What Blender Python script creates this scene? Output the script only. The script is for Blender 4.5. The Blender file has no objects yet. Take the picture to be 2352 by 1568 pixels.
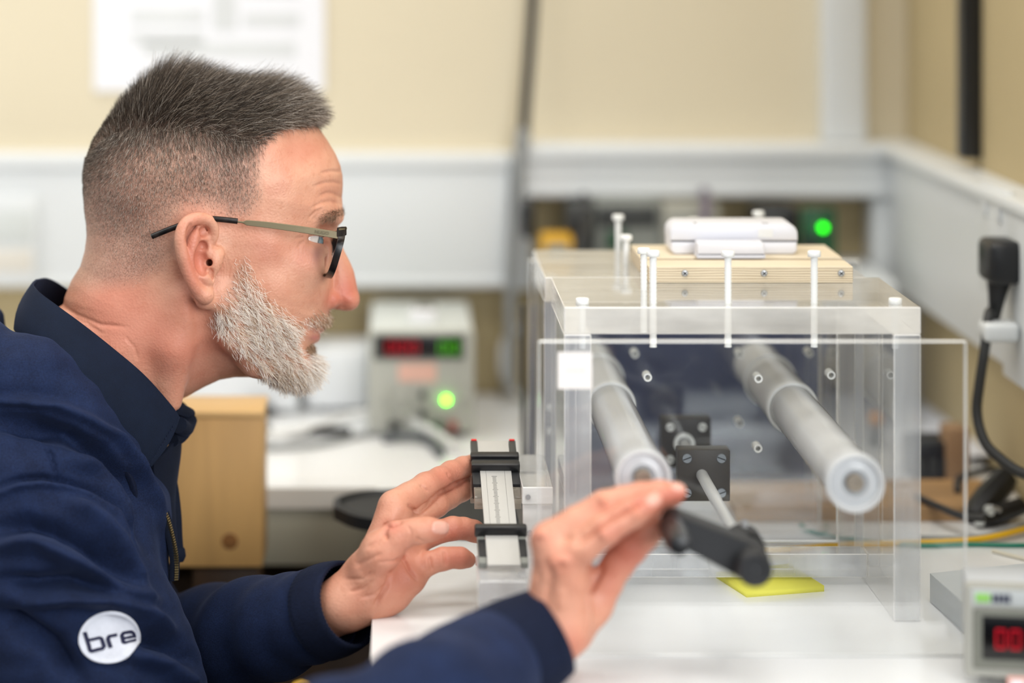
import bpy, bmesh, math, random
import numpy as np
from mathutils import Vector, Matrix
from mathutils.bvhtree import BVHTree

# ------------------------------------------------------------------ camera, light, exposure
SC = bpy.context.scene
COL = SC.collection
F = 5640.0            # focal length in pixels of the 2352 x 1568 frame
CX, CY = 915.0, -150.0
CAMZ = 1.37
TAB = 0.90            # bench top height
H = CAMZ - TAB

cam_d = bpy.data.cameras.new('camera')
cam_d.sensor_fit = 'HORIZONTAL'
cam_d.sensor_width = 36.0
cam_d.lens = F / 2352 * 36.0
cam_d.shift_x = (1176 - CX) / 2352
cam_d.shift_y = -(784 - CY) / 2352
cam_d.clip_start = 0.05
cam_d.dof.use_dof = True
cam_d.dof.focus_distance = 1.75
cam_d.dof.aperture_fstop = 2.0
cam = bpy.data.objects.new('camera', cam_d)
COL.objects.link(cam)
cam.location = (0, 0, CAMZ)
cam.rotation_euler = (math.pi / 2, 0, 0)
SC.camera = cam

w = bpy.data.worlds.new('world'); SC.world = w
w.use_nodes = True
w.node_tree.nodes['Background'].inputs[0].default_value = (0.92, 0.96, 1.0, 1)
w.node_tree.nodes['Background'].inputs[1].default_value = 0.6

def area(name, loc, target, sx, sy, power, color=(1, 1, 1)):
    d = bpy.data.lights.new(name, 'AREA'); d.shape = 'RECTANGLE'
    d.size, d.size_y, d.energy, d.color = sx, sy, power, color
    o = bpy.data.objects.new(name, d); COL.objects.link(o)
    o.location = loc
    o.rotation_euler = (Vector(target) - Vector(loc)).to_track_quat('-Z', 'Y').to_euler()
    return o
# ceiling panels of the lab
area('ceiling_panel_light', (0.55, 1.0, 2.66), (0.55, 1.0, 0), 1.2, 0.6, 15, (1.0, 0.98, 0.95))
area('ceiling_panel_light', (-1.2, 1.0, 2.66), (-1.2, 1.0, 0), 1.2, 0.6, 11, (1.0, 0.98, 0.95))
area('ceiling_panel_light', (0.6, 2.1, 2.66), (0.6, 2.1, 0), 1.2, 0.6, 8, (1.0, 0.98, 0.95))
area('ceiling_panel_light', (-0.9, 2.1, 2.66), (-0.9, 2.1, 0), 1.2, 0.6, 7, (1.0, 0.98, 0.95))
# tall window behind the photographer, to the right of the bench
area('window_daylight', (1.5, -1.2, 1.9), (0.0, 1.8, 1.1), 2.2, 1.6, 75, (0.95, 0.98, 1.0))

SC.view_settings.view_transform = 'Standard'
SC.view_settings.look = 'None'
SC.view_settings.gamma = 1.0
SC.view_settings.use_curve_mapping = False
SC.view_settings.exposure = 0.36
try:
    SC.cycles.transparent_max_bounces = 40
    SC.cycles.max_bounces = 10
    SC.cycles.caustics_reflective = False
    SC.cycles.caustics_refractive = False
    SC.cycles.sample_clamp_indirect = 4.0
except Exception:
    pass

# ------------------------------------------------------------------ helpers
def P(px, py, D):
    """world point seen at pixel (px, py) at depth D in front of the camera"""
    return Vector(((px - CX) * D / F, D, CAMZ - (py - CY) * D / F))
def XP(px, D): return (px - CX) * D / F
def ZP(py, D): return CAMZ - (py - CY) * D / F

def lin(c):
    if isinstance(c, str):
        c = [int(c[i:i + 2], 16) / 255 for i in (0, 2, 4)]
    return tuple((x / 12.92 if x <= 0.04045 else ((x + 0.055) / 1.055) ** 2.4) for x in c) + (1.0,)

def nodes_of(m):
    m.use_nodes = True
    nt = m.node_tree
    return nt, nt.nodes, nt.links

def mat(name, col, rough=0.5, metal=0.0, spec=0.5, var=0.0, vscale=8.0, bump=0.0, bscale=60.0, stretch=(1, 1, 1), emit=None, estr=0.0,
        coat=0.0, sheen=0.0, detail=4.0, distort=0.0, col2=None):
    m = bpy.data.materials.new(name)
    nt, N, L = nodes_of(m)
    b = N['Principled BSDF']
    b.inputs['Base Color'].default_value = lin(col)
    b.inputs['Roughness'].default_value = rough
    b.inputs['Metallic'].default_value = metal
    b.inputs['Specular IOR Level'].default_value = spec
    b.inputs['Coat Weight'].default_value = coat
    b.inputs['Sheen Weight'].default_value = sheen
    if emit:
        b.inputs['Emission Color'].default_value = lin(emit)
        b.inputs['Emission Strength'].default_value = estr
    if var or bump:
        tc = N.new('ShaderNodeTexCoord'); mp = N.new('ShaderNodeMapping')
        L.new(tc.outputs['Object'], mp.inputs[0]); mp.inputs['Scale'].default_value = stretch
    if var:
        n = N.new('ShaderNodeTexNoise'); n.inputs['Scale'].default_value = vscale; n.inputs['Detail'].default_value = detail
        n.inputs['Distortion'].default_value = distort
        L.new(mp.outputs[0], n.inputs['Vector'])
        mx = N.new('ShaderNodeMix'); mx.data_type = 'RGBA'
        c = lin(col)
        c2 = lin(col2) if col2 else tuple(max(0, x * (1 - var)) for x in c[:3]) + (1,)
        mx.inputs[6].default_value = c; mx.inputs[7].default_value = c2
        r = N.new('ShaderNodeMapRange'); r.inputs[1].default_value = 0.35; r.inputs[2].default_value = 0.68
        L.new(n.outputs[0], r.inputs[0]); L.new(r.outputs[0], mx.inputs[0]); L.new(mx.outputs[2], b.inputs['Base Color'])
    if bump:
        n2 = N.new('ShaderNodeTexNoise'); n2.inputs['Scale'].default_value = bscale; n2.inputs['Detail'].default_value = 3
        L.new(mp.outputs[0], n2.inputs['Vector'])
        bp = N.new('ShaderNodeBump'); bp.inputs['Strength'].default_value = bump; bp.inputs['Distance'].default_value = 0.002
        L.new(n2.outputs[0], bp.inputs['Height']); L.new(bp.outputs[0], b.inputs['Normal'])
    return m

def clear_mat(name, tint=(0.97, 0.975, 0.975), rough=0.02, ior=1.49, haze=0.0, haze_col='F4F4F2', var=0.0, vscale=20, stretch=(1, 1, 1), refl=1.0, fwd=.5):
    """thin clear plastic: transparent body, Fresnel gloss, a share of scattering haze"""
    m = bpy.data.materials.new(name)
    nt, N, L = nodes_of(m)
    N.remove(N['Principled BSDF'])
    out = N['Material Output']
    tr = N.new('ShaderNodeBsdfTransparent'); tr.inputs[0].default_value = (*tint, 1)
    gl = N.new('ShaderNodeBsdfGlossy'); gl.inputs['Roughness'].default_value = rough
    gl.inputs[0].default_value = (refl, refl, refl, 1)
    fr = N.new('ShaderNodeFresnel'); fr.inputs[0].default_value = ior
    mx = N.new('ShaderNodeMixShader')
    body = tr.outputs[0]
    if haze > 0:
        df = N.new('ShaderNodeBsdfDiffuse'); df.inputs[0].default_value = lin(haze_col)
        tl = N.new('ShaderNodeBsdfTranslucent'); tl.inputs[0].default_value = lin(haze_col)
        a = N.new('ShaderNodeMixShader'); a.inputs[0].default_value = 1 - fwd
        L.new(df.outputs[0], a.inputs[1]); L.new(tl.outputs[0], a.inputs[2])
        h = N.new('ShaderNodeMixShader'); h.inputs[0].default_value = haze
        L.new(tr.outputs[0], h.inputs[1]); L.new(a.outputs[0], h.inputs[2])
        body = h.outputs[0]
        if var:
            tc = N.new('ShaderNodeTexCoord'); mp = N.new('ShaderNodeMapping'); mp.inputs['Scale'].default_value = stretch
            n = N.new('ShaderNodeTexNoise'); n.inputs['Scale'].default_value = vscale; n.inputs['Detail'].default_value = 3
            r = N.new('ShaderNodeMapRange'); r.inputs[1].default_value = 0.3; r.inputs[2].default_value = 0.7
            r.inputs[3].default_value = max(0, haze - var); r.inputs[4].default_value = min(1, haze + var)
            L.new(tc.outputs['Object'], mp.inputs[0]); L.new(mp.outputs[0], n.inputs['Vector']); L.new(n.outputs[0], r.inputs[0]); L.new(r.outputs[0], h.inputs[0])
    ge = N.new('ShaderNodeNewGeometry'); io = N.new('ShaderNodeMapRange')      # thin plate: same gloss from both sides
    io.inputs[3].default_value = ior; io.inputs[4].default_value = 1 / ior
    L.new(ge.outputs['Backfacing'], io.inputs[0]); L.new(io.outputs[0], fr.inputs[0])
    L.new(fr.outputs[0], mx.inputs[0]); L.new(body, mx.inputs[1]); L.new(gl.outputs[0], mx.inputs[2])
    L.new(mx.outputs[0], out.inputs[0])
    return m

# ---- mesh building
def link(name, me, m=None, parent=None, smooth=False, angle=None):
    o = bpy.data.objects.new(name, me); COL.objects.link(o)
    ms = m if isinstance(m, (list, tuple)) else ([m] if m else [])
    if not me.materials:
        for x in ms: me.materials.append(x)
    if smooth:
        me.shade_smooth()
        if angle: me.set_sharp_from_angle(angle=math.radians(angle))
    if parent:
        o.parent = parent
        o.matrix_parent_inverse = parent.matrix_basis.inverted()
    return o

def from_bm(name, bm, m=None, parent=None, smooth=True, angle=35):
    bmesh.ops.recalc_face_normals(bm, faces=bm.faces)
    me = bpy.data.meshes.new(name); bm.to_mesh(me); bm.free()
    return link(name, me, m, parent, smooth, angle)

def pyd(name, v, f, m=None, parent=None, smooth=True, angle=None):
    me = bpy.data.meshes.new(name); me.from_pydata([tuple(x) for x in v], [], [tuple(x) for x in f]); me.validate(); me.update()
    return link(name, me, m, parent, smooth, angle)

def tag(o, label, cat, group=None, kind=None):
    if label: o['label'] = label
    if cat: o['category'] = cat
    if group: o['group'] = group
    if kind: o['kind'] = kind
    return o

def thing(name, loc, label, cat, group=None):
    o = bpy.data.objects.new(name, None); COL.objects.link(o); o.location = loc
    o.empty_display_size = 0.05
    return tag(o, label, cat, group)

def struct(o):
    o['kind'] = 'structure'; return o

def bm_box(bm, x0, x1, y0, y1, z0, z1, bevel=0.0, seg=2, M=None, mi=0):
    r = bmesh.ops.create_cube(bm, size=1.0)
    vs = r['verts']
    for v in vs:
        v.co = Vector((x0 + (v.co.x + .5) * (x1 - x0), y0 + (v.co.y + .5) * (y1 - y0), z0 + (v.co.z + .5) * (z1 - z0)))
    fs = list({f for v in vs for f in v.link_faces})
    for f in fs: f.material_index = mi
    if bevel > 0:
        es = list({e for v in vs for e in v.link_edges})
        rr = bmesh.ops.bevel(bm, geom=es, offset=bevel, segments=seg, profile=0.5, affect='EDGES', clamp_overlap=True)
        vs = list({v for v in rr['verts']} | {v for v in vs if v.is_valid})
        for f in rr['faces']: f.material_index = mi
    if M is not None:
        for v in vs: v.co = M @ v.co
    return vs

def box(name, x0, x1, y0, y1, z0, z1, m, parent=None, bevel=0.001, seg=2, M=None):
    bm = bmesh.new(); bm_box(bm, min(x0, x1), max(x0, x1), min(y0, y1), max(y0, y1), min(z0, z1), max(z0, z1), bevel, seg, M)
    return from_bm(name, bm, m, parent)

def slab(name, x0, x1, y0, y1, z0, z1, mclear, medge, parent=None, bevel=0.0006, mend=None):
    """acrylic plate: polished broad faces, saw-cut frosted edges"""
    bm = bmesh.new(); bm_box(bm, x0, x1, y0, y1, z0, z1, bevel, 1)
    bmesh.ops.recalc_face_normals(bm, faces=bm.faces)
    dims = [x1 - x0, y1 - y0, z1 - z0]; ax = dims.index(min(dims))
    for f in bm.faces:
        f.material_index = 0 if abs(f.normal[ax]) > 0.9 else (2 if mend and abs(f.normal[1]) > .9 else 1)
    return from_bm(name, bm, [mclear, medge] + ([mend] if mend else []), parent)

def bm_tube(bm, pts, r, segs=10, cap=True, mi=0, flat=None):
    pts = [Vector(p) for p in pts]
    n = len(pts)
    rs = r if isinstance(r, (list, tuple, np.ndarray)) else [r] * n
    T = [(pts[min(i + 1, n - 1)] - pts[max(i - 1, 0)]).normalized() for i in range(n)]
    up = Vector((0, 0, 1)) if abs(T[0].z) < 0.9 else Vector((0, 1, 0))
    nrm = T[0].cross(up).normalized()
    rings = []
    for i in range(n):
        nrm = (nrm - T[i] * nrm.dot(T[i])).normalized()
        bn = T[i].cross(nrm)
        ring = []
        for k in range(segs):
            a = 2 * math.pi * k / segs
            ring.append(bm.verts.new(pts[i] + (nrm * math.cos(a) + bn * math.sin(a) * (flat or 1.0)) * rs[i]))
        rings.append(ring)
    for i in range(n - 1):
        for k in range(segs):
            f = bm.faces.new((rings[i][k], rings[i][(k + 1) % segs], rings[i + 1][(k + 1) % segs], rings[i + 1][k])); f.material_index = mi
    if cap:
        bm.faces.new(rings[0]).material_index = mi; bm.faces.new(list(reversed(rings[-1]))).material_index = mi
    return rings

def spline(pts, n=8):
    """Catmull-Rom through the points"""
    p = [Vector(q) for q in pts]
    p = [2 * p[0] - p[1]] + p + [2 * p[-1] - p[-2]]
    out = []
    for i in range(1, len(p) - 2):
        for k in range(n):
            t = k / n
            out.append(0.5 * ((2 * p[i]) + (p[i + 1] - p[i - 1]) * t + (2 * p[i - 1] - 5 * p[i] + 4 * p[i + 1] - p[i + 2]) * t * t + (3 * p[i] - p[i - 1] - 3 * p[i + 1] + p[i + 2]) * t ** 3))
    out.append(p[-2])
    return out

def tube(name, pts, r, m, parent=None, segs=10, n=6, smooth_path=True):
    bm = bmesh.new(); bm_tube(bm, spline(pts, n) if smooth_path and len(pts) > 2 else pts, r, segs)
    return from_bm(name, bm, m, parent, True, 50)

def bm_lathe(bm, prof, origin, axis='Y', segs=32, mi=0):
    """prof: (offset along axis, radius)"""
    o = Vector(origin)
    A = {'X': (Vector((1, 0, 0)), Vector((0, 1, 0)), Vector((0, 0, 1))), 'Y': (Vector((0, 1, 0)), Vector((0, 0, 1)), Vector((1, 0, 0))), 'Z': (Vector((0, 0, 1)), Vector((1, 0, 0)), Vector((0, 1, 0)))}[axis] if isinstance(axis, str) else axis
    rings = []
    for t, r in prof:
        if r < 1e-7:
            rings.append([bm.verts.new(o + A[0] * t)])
        else:
            rings.append([bm.verts.new(o + A[0] * t + (A[1] * math.cos(2 * math.pi * k / segs) + A[2] * math.sin(2 * math.pi * k / segs)) * r) for k in range(segs)])
    for a, b in zip(rings, rings[1:]):
        for k in range(segs):
            k2 = (k + 1) % segs
            if len(a) == 1 and len(b) == 1: continue
            if len(a) == 1: f = bm.faces.new((a[0], b[k2], b[k]))
            elif len(b) == 1: f = bm.faces.new((a[k], a[k2], b[0]))
            else: f = bm.faces.new((a[k], a[k2], b[k2], b[k]))
            f.material_index = mi
    return rings

def lathe(name, prof, origin, m, parent=None, axis='Y', segs=32, angle=35):
    bm = bmesh.new(); bm_lathe(bm, prof, origin, axis, segs)
    return from_bm(name, bm, m, parent, True, angle)

SEG = {'0': 'abcdef', '1': 'bc', '2': 'abged', '3': 'abgcd', '4': 'fgbc', '5': 'afgcd', '6': 'afgcde', '7': 'abc', '8': 'abcdefg', '9': 'abcdfg'}
def seven_seg(name, s, org, ux, uz, w_, h_, m, parent, depth=0.0006):
    """seven-segment digits as small raised bars; org = lower-left, ux/uz unit directions"""
    ux, uz = Vector(ux).normalized(), Vector(uz).normalized(); un = ux.cross(uz)
    for i, ch in enumerate(s):
        bm = bmesh.new(); o = Vector(org) + ux * i * w_ * 1.45
        t = w_ * 0.17
        R = {'a': (0, h_ - t, w_, h_), 'd': (0, 0, w_, t), 'g': (0, h_ / 2 - t / 2, w_, h_ / 2 + t / 2), 'f': (0, h_ / 2, t, h_), 'b': (w_ - t, h_ / 2, w_, h_), 'e': (0, 0, t, h_ / 2), 'c': (w_ - t, 0, w_, h_ / 2)}
        for q in SEG[ch]:
            a, b, c, d = R[q]
            M = Matrix((ux.to_4d(), uz.to_4d(), un.to_4d(), (0, 0, 0, 1))).transposed(); M.translation = o
            for r_ in range(3): M[3][r_] = 0
            M[3][3] = 1
            bm_box(bm, a, c, b, d, 0, depth, 0, 1, M)
        from_bm(name, bm, m, parent, False)
# ------------------------------------------------------------------ materials
M_cream = mat('cream_paint', 'DDD1B6', 0.7, var=0.05, vscale=3)
M_tan = mat('tan_paint', 'BBA981', 0.7, var=0.08, vscale=3)
M_white_pl = mat('white_trunking_plastic', 'DFE2E3', 0.45, var=0.03, vscale=4)
M_grey_pl = mat('pale_grey_plastic', 'D2D6D4', 0.45, var=0.05, vscale=10)
M_ceiling = mat('ceiling_tile', 'F2F2EE', 0.9, var=0.05, vscale=30)
M_floor = mat('brown_vinyl', '4A3A2B', 0.5, var=0.3, vscale=6)
M_bench = mat('white_laminate', 'F4F5F6', 0.22, var=0.03, vscale=5, stretch=(1, 6, 1), bump=0.02, bscale=40)
M_bench_edge = mat('bench_edge_strip', 'D8D3CA', 0.5, var=0.05)
M_bench_apron = mat('grey_beige_panel', 'A7A28F', 0.55, var=0.06, vscale=4)
M_black = mat('black_plastic', '16171A', 0.38, bump=0.05, bscale=300)
M_dark = mat('dark_rubber', '1D1E21', 0.6, bump=0.05, bscale=200)
M_paper = mat('white_paper', 'EFEFF3', 0.8, var=0.02, vscale=6)
M_paper_grey = mat('grey_print', 'DFE1E1', 0.8, var=0.1, vscale=12)
M_steel = mat('zinc_steel', 'C6C8CA', 0.42, metal=0.7, var=0.15, vscale=80, stretch=(1, .2, 1))
M_white_device = mat('white_moulded_plastic', 'E1E2EA', 0.38)
M_case = mat('white_metal_case', 'E4E6E8', 0.4, var=0.03)
M_psu = mat('psu_grey', 'B9BAB1', 0.45, var=0.05, vscale=20)
M_psu_top = mat('psu_cover', 'D5DAD6', 0.4, var=0.05, vscale=20)
M_wire_y = mat('yellow_cable', 'F2BE22', 0.4)
M_wire_g = mat('green_cable', '1F7F68', 0.4)
M_wire_w = mat('white_cable', 'E6E6E4', 0.45)
M_wire_gy = mat('grey_cable', '8E9090', 0.5)
M_wire_b = mat('black_cable', '2A2A2A', 0.5)
M_pine = mat('pale_plywood', 'CFA263', 0.55, var=0.25, vscale=5, stretch=(4, 4, .6), detail=6, distort=1.2, bump=0.03)
M_brownwood = mat('dark_brown_wood', '4B3219', 0.55, var=0.4, vscale=6, stretch=(6, 6, .5))
M_green_pcb = mat('green_circuit_board', '14502F', 0.4, var=0.4, vscale=60)
M_yellow_pad = mat('yellow_note_paper', 'F2EC57', 0.7)
M_led = mat('green_led', '30FF20', 0.3, emit='6BFF14', estr=16)
M_led2 = mat('green_led_dim', '20E010', 0.3, emit='22E00A', estr=7)
M_red_d = mat('red_digits', 'AA0010', 0.3, emit='C4062C', estr=0.38)
M_grn_d = mat('green_digits', '40A010', 0.3, emit='5FC80A', estr=0.4)
M_screen = mat('black_display_window', '08080A', 0.2)

# ------------------------------------------------------------------ setting
DW = 2.52                     # back wall
XR = 0.525                    # right wall
YB = 2.087                    # front edge of the bench run along the back wall
XL = -0.018                   # left edge of the bench run towards the camera
struct(box('floor', -2.6, XR + .1, -2.2, DW + .1, -0.1, 0, M_floor, bevel=0))
struct(box('ceiling', -2.6, XR + 2.0, -2.2, DW + .1, 2.7, 2.8, M_ceiling, bevel=0))
zt = ZP(345, DW); zb = ZP(650, DW)
struct(box('wall_back', -2.6, XR + .1, DW, DW + .1, 0, 2.7, M_tan, bevel=0))
struct(box('wall_back_upper', -2.6, XR, DW - 0.004, DW + 0.002, zt - .02, 2.7, M_cream, bevel=0))
struct(box('wall_right', XR, XR + .1, 1.2, DW + .1, 0, 2.7, M_tan, bevel=0))
struct(box('wall_right_upper', XR - 0.004, XR + .002, 1.2, DW, zt - .02, 2.7, M_tan, bevel=0))
# white dado trunking on the back wall, left bay
def trunk(name, x0, x1, z0, z1, d, parent=None, lip=0.012):
    bm = bmesh.new()
    bm_box(bm, x0, x1, DW - d, DW + .001, z0, z1, 0.004, 3)
    if lip:
        bm_box(bm, x0 + .001, x1 - .001, DW - d - .006, DW - d + .01, z1 - .0155, z1 - .001, 0.003, 2)
        bm_box(bm, x0 + .001, x1 - .001, DW - d - .004, DW - d + .01, z0 + .001, z0 + .010, 0.003, 2)
    return struct(from_bm(name, bm, M_white_pl, parent))
trunk('trim_1', -2.5, XP(1168, DW), zb, zt, 0.035)
# right bay: upper rail, right post, recess behind
xr0, xr1 = XP(1222, DW), XP(1985, DW)
trunk('trim_2', xr0 - .012, XP(2092, DW), ZP(442, DW), ZP(322, DW), 0.05)
trunk('trim_3', xr1, XP(2092, DW), TAB - .02, ZP(441, DW), 0.045, lip=0)
trunk('trim_4', XP(1168, DW) + .001, xr0 - .002, ZP(660, DW), ZP(345, DW), 0.022, lip=0)
trunk('trim_5', XP(1880, DW), XP(1980, DW), ZP(321, DW), 2.7, 0.03, lip=0)
# dado on the right wall
bm = bmesh.new(); bm_box(bm, XR - .03, XR + .001, 1.2, DW, ZP(640, DW), ZP(320, DW), 0.003, 2)
bm_box(bm, XR - .042, XR - .02, 1.2, DW - .03, ZP(345, DW), ZP(318, DW), 0.004, 2)
struct(from_bm('trim_6', bm, M_white_pl))
struct(box('trim_7', XR - .022, XR - .004, 2.19, 2.214, ZP(320, DW) + .01, 2.7, M_black, bevel=.002))

# L-shaped lab bench
bench = thing('lab_bench', (0.25, 1.9, 0), 'white laminate L-shaped laboratory bench along the wall, carrying the clear plastic rig', 'bench')
bm = bmesh.new()
XB, DB = XR - .006, DW - .006
out = [(XL, 1.475), (XB, 1.475), (XB, DB), (-2.4, DB), (-2.4, YB), (XL, YB)]
th = 0.0175
top = [bm.verts.new((x, y, TAB)) for x, y in out]; bot = [bm.verts.new((x, y, TAB - th)) for x, y in out]
bm.faces.new(top); bm.faces.new(list(reversed(bot)))
for i in range(6):
    f = bm.faces.new((top[i], bot[i], bot[(i + 1) % 6], top[(i + 1) % 6])); f.material_index = 1
from_bm('worktop', bm, [M_bench, M_bench_edge], bench, False)
box('apron', -2.4, XL - .002, YB + .006, YB + .026, ZP(1302, YB), TAB - th, M_bench_apron, bench)
box('apron', XL + .03, XL + .05, 1.5, YB - .02, TAB - .075, TAB - th, M_bench_apron, bench)
for x, y in ((XL + .03, 1.49), (XR - .09, 1.49), (XL + .03, DW - .12), (XR - .09, DW - .12), (-2.3, DW - .12), (-2.3, YB + .05), (-1.1, YB + .05)):
    box('leg', x, x + .05, y, y + .05, 0.0, TAB - th, M_bench_apron, bench)
# under-bench cupboard, in shade
cb = thing('base_cupboard', (-.35, 2.32, 0), 'dark brown wooden cupboard standing under the back bench', 'cupboard')
box('carcass', -.9, .3, 2.2, 2.5, 0.06, TAB - .09, M_brownwood, cb)
box('door', -.895, -.302, 2.182, 2.199, .08, TAB - .10, M_brownwood, cb)
box('door', -.298, .295, 2.182, 2.199, .08, TAB - .10, M_brownwood, cb)
box('plinth', -.88, .28, 2.22, 2.48, 0, .06, M_black, cb)

# slate-blue half-height panel added unseen behind the camera to darken the plates' reflections
struct(box('reflection_panel', -2.6, XR + 2.0, -2.1, -1.9, 0, 1.06, mat('reflection_slate', '3A4258', .5, var=.1), bevel=.002))
# ------------------------------------------------------------------ on the back wall
wn = thing('wall_notice', P(480, 100, DW - .006), 'large white paper sheet with faint grey print high on the cream wall', 'notice')
x0, x1 = XP(218, DW), XP(746, DW); z0 = ZP(208, DW); z1 = z0 + .33
box('sheet', x0, x1, DW - .008, DW - .005, z0, z1, M_paper, wn, 0)
for (a, b, c, d) in ((300, 470, 20, 55), (300, 480, -60, -20), (300, 470, 70, 100), (490, 545, -40, 70), (560, 690, -60, -10), (560, 690, 30, 60), (330, 680, 95, 130)):
    box('print_block', XP(a, DW), XP(b, DW), DW - .0086, DW - .0079, ZP(d, DW), ZP(c, DW), M_paper_grey, wn, 0)
sn = thing('wall_notice', P(30, 560, DW - .04), 'small pale grey plate on the white trunking, low behind the man', 'notice')
box('plate', XP(-60, DW), XP(100, DW), DW - .046, DW - .034, ZP(640, DW), ZP(440, DW), M_white_pl, sn, .002)
box('print_block', XP(-50, DW), XP(90, DW), DW - .0475, DW - .0455, ZP(545, DW), ZP(470, DW), M_grey_pl, sn, .0005)
box('print_block', XP(-50, DW), XP(90, DW), DW - .0475, DW - .0455, ZP(610, DW), ZP(560, DW), mat('warm_grey_print', 'D9D4CA', .8), sn, .0005)

hc = thing('hanging_cable', P(1215, 150, DW - .05), 'black cable hanging down the cream wall, turning grey below the rail', 'cable')
tube('upper_run', [P(1240, -260, DW - .03), P(1229, -60, DW - .03), P(1219, 100, DW - .035), P(1209, 230, DW - .045), P(1204, 305, DW - .055)], .0055, M_black, hc)
tube('strain_relief', [P(1204, 295, DW - .055), P(1197, 345, DW - .056)], .0075, M_wire_gy, hc, smooth_path=False)
tube('lower_run', [P(1197, 340, DW - .056), P(1192, 420, DW - .056), P(1180, 560, DW - .055), P(1172, 700, DW - .05), P(1172, 830, DW - .05), P(1168, 895, DW - .06)], .0055, M_wire_gy, hc)
bp_ = thing('black_plug', P(1213, 505, DW - .06), 'small black plug beside the hanging grey cable', 'plug')
box('body', XP(1200, DW - .06), XP(1226, DW - .06), DW - .075, DW - .05, ZP(545, DW - .06), ZP(462, DW - .06), M_black, bp_, .004, 3)
box('pin', XP(1208, DW - .06), XP(1216, DW - .06), DW - .052, DW - .02, ZP(510, DW - .06), ZP(495, DW - .06), M_steel, bp_, .001)

# electronics in the recess under the rail
def gear(name, px0, px1, py0, py1, D, dep, m, label, cat, front=None, legs=True):
    t = thing(name, P((px0 + px1) / 2, py1, D), label, cat)
    box('case', XP(px0, D), XP(px1, D), D, D + dep, ZP(py1, D), ZP(py0, D), m, t, .003)
    if front:
        for (a, b, c, d, mm) in front:
            box('face_plate', XP(a, D), XP(b, D), D - .003, D + .002, ZP(d, D), ZP(c, D), mm, t, .001)
    return t
# shelf carrying it
sh = thing('wall_shelf', P(1600, 620, DW - .1), 'white shelf board under the rail, carrying dark electronics', 'shelf')
zs = ZP(640, 2.36)
box('board', xr0, xr1 - .004, 2.33, DW - .002, zs - .014, zs, M_white_pl, sh)
for px in (1260, 1600, 1950):
    box('bracket', XP(px, DW), XP(px, DW) + .012, DW - .1, DW - .002, zs - .06, zs - .014, M_grey_pl, sh)
Dg = 2.40
M_dgrey = mat('dark_grey_module', '3C3E3D', .5, var=.3, vscale=25)
M_mgrey = mat('mid_grey_module', '8D908A', .5, var=.15, vscale=25)
def on_shelf(name, px0, px1, py0, D, dep, m, label, cat, front=None):
    t = thing(name, (XP((px0 + px1) / 2, D), D, zs), label, cat)
    box('case', XP(px0, D), XP(px1, D), D, D + dep, zs, ZP(py0, D), m, t, .003)
    for (a, b, c, d, mm) in (front or []):
        box('face_plate', XP(a, D), XP(b, D), D - .003, D + .002, ZP(d, D), ZP(c, D), mm, t, .001)
    return t
on_shelf('yellow_module', 1246, 1318, 545, 2.37, .05, mat('yellow_plastic', 'D9A51C', .5), 'yellow plastic block at the shelf end nearest the hanging cable', 'module', [(1255, 1305, 560, 600, M_mgrey)])
on_shelf('dark_module', 1304, 1368, 470, 2.42, .06, M_dgrey, 'upright dark grey module beside the yellow block on the shelf', 'module', [(1312, 1356, 500, 560, M_black)])
on_shelf('grey_module', 1366, 1520, 462, 2.43, .06, M_mgrey, 'wide grey module in the middle of the shelf', 'module', [(1374, 1508, 475, 520, M_dgrey), (1392, 1440, 530, 575, M_green_pcb)])
on_shelf('pale_module', 1524, 1655, 470, 2.42, .06, mat('pale_module', 'A9A79B', .5, var=.2, vscale=20), 'pale module standing behind the white logger on the shelf', 'module', [(1540, 1600, 500, 590, M_mgrey)])
on_shelf('black_module', 1735, 1836, 480, 2.41, .06, M_black, 'black module next to the green circuit board on the shelf', 'module', [(1745, 1795, 500, 560, M_dgrey)])
pcb = on_shelf('circuit_board', 1842, 1922, 478, 2.395, .012, M_green_pcb, 'upright green circuit board with one lit green lamp', 'circuit board', [(1850, 1872, 540, 590, M_black)])
lathe('indicator_lamp', [(-.004, 0), (-.0032, .0018), (-.0015, .0026), (.003, .0026)], P(1891, 523, 2.388), M_led2, pcb, segs=16)
tube('shelf_cable', [P(1340, 450, 2.47), P(1345, 520, 2.39), P(1325, 580, 2.37), P(1330, 640, 2.372)], .005, M_wire_b)
tag(bpy.data.objects['shelf_cable'], 'thin black cable drooping in front of the upright dark module', 'cable')
tube('violet_cable', [P(1618, 440, 2.46), P(1622, 480, 2.40), P(1604, 560, 2.38), P(1600, 640, 2.382)], .005, mat('dull_violet_cable', '6E6474', .5))
tag(bpy.data.objects['violet_cable'], 'dull violet cable hanging in front of the pale module', 'cable')

# ------------------------------------------------------------------ equipment on the back bench
def case_box(px0, px1, pyt, D, dep, label, vents):
    t = thing('equipment_case', (XP((px0 + px1) / 2, D), D, TAB), label, 'equipment case')
    x0, x1 = XP(px0, D), XP(px1, D)
    box('shell', x0, x1, D, D + dep, TAB + .004, ZP(pyt, D), M_case, t, .003)
    box('front_panel', x0 + .003, x1 - .003, D - .003, D + .001, TAB + .008, ZP(pyt, D) - .004, M_case, t, .0015)
    for fx in (x0 + .01, x1 - .02):
        for fy in (D + .012, D + dep - .02):
            box('foot', fx, fx + .01, fy, fy + .01, TAB, TAB + .005, M_black, t, .001)
    return t
case_box(702, 846, 806, 2.415, .09, 'smaller white case on the back bench beside the grey power supply', 0)
case_box(380, 684, 700, 2.40, .1, 'larger white case on the back bench behind the bearded chin', 0)

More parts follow.
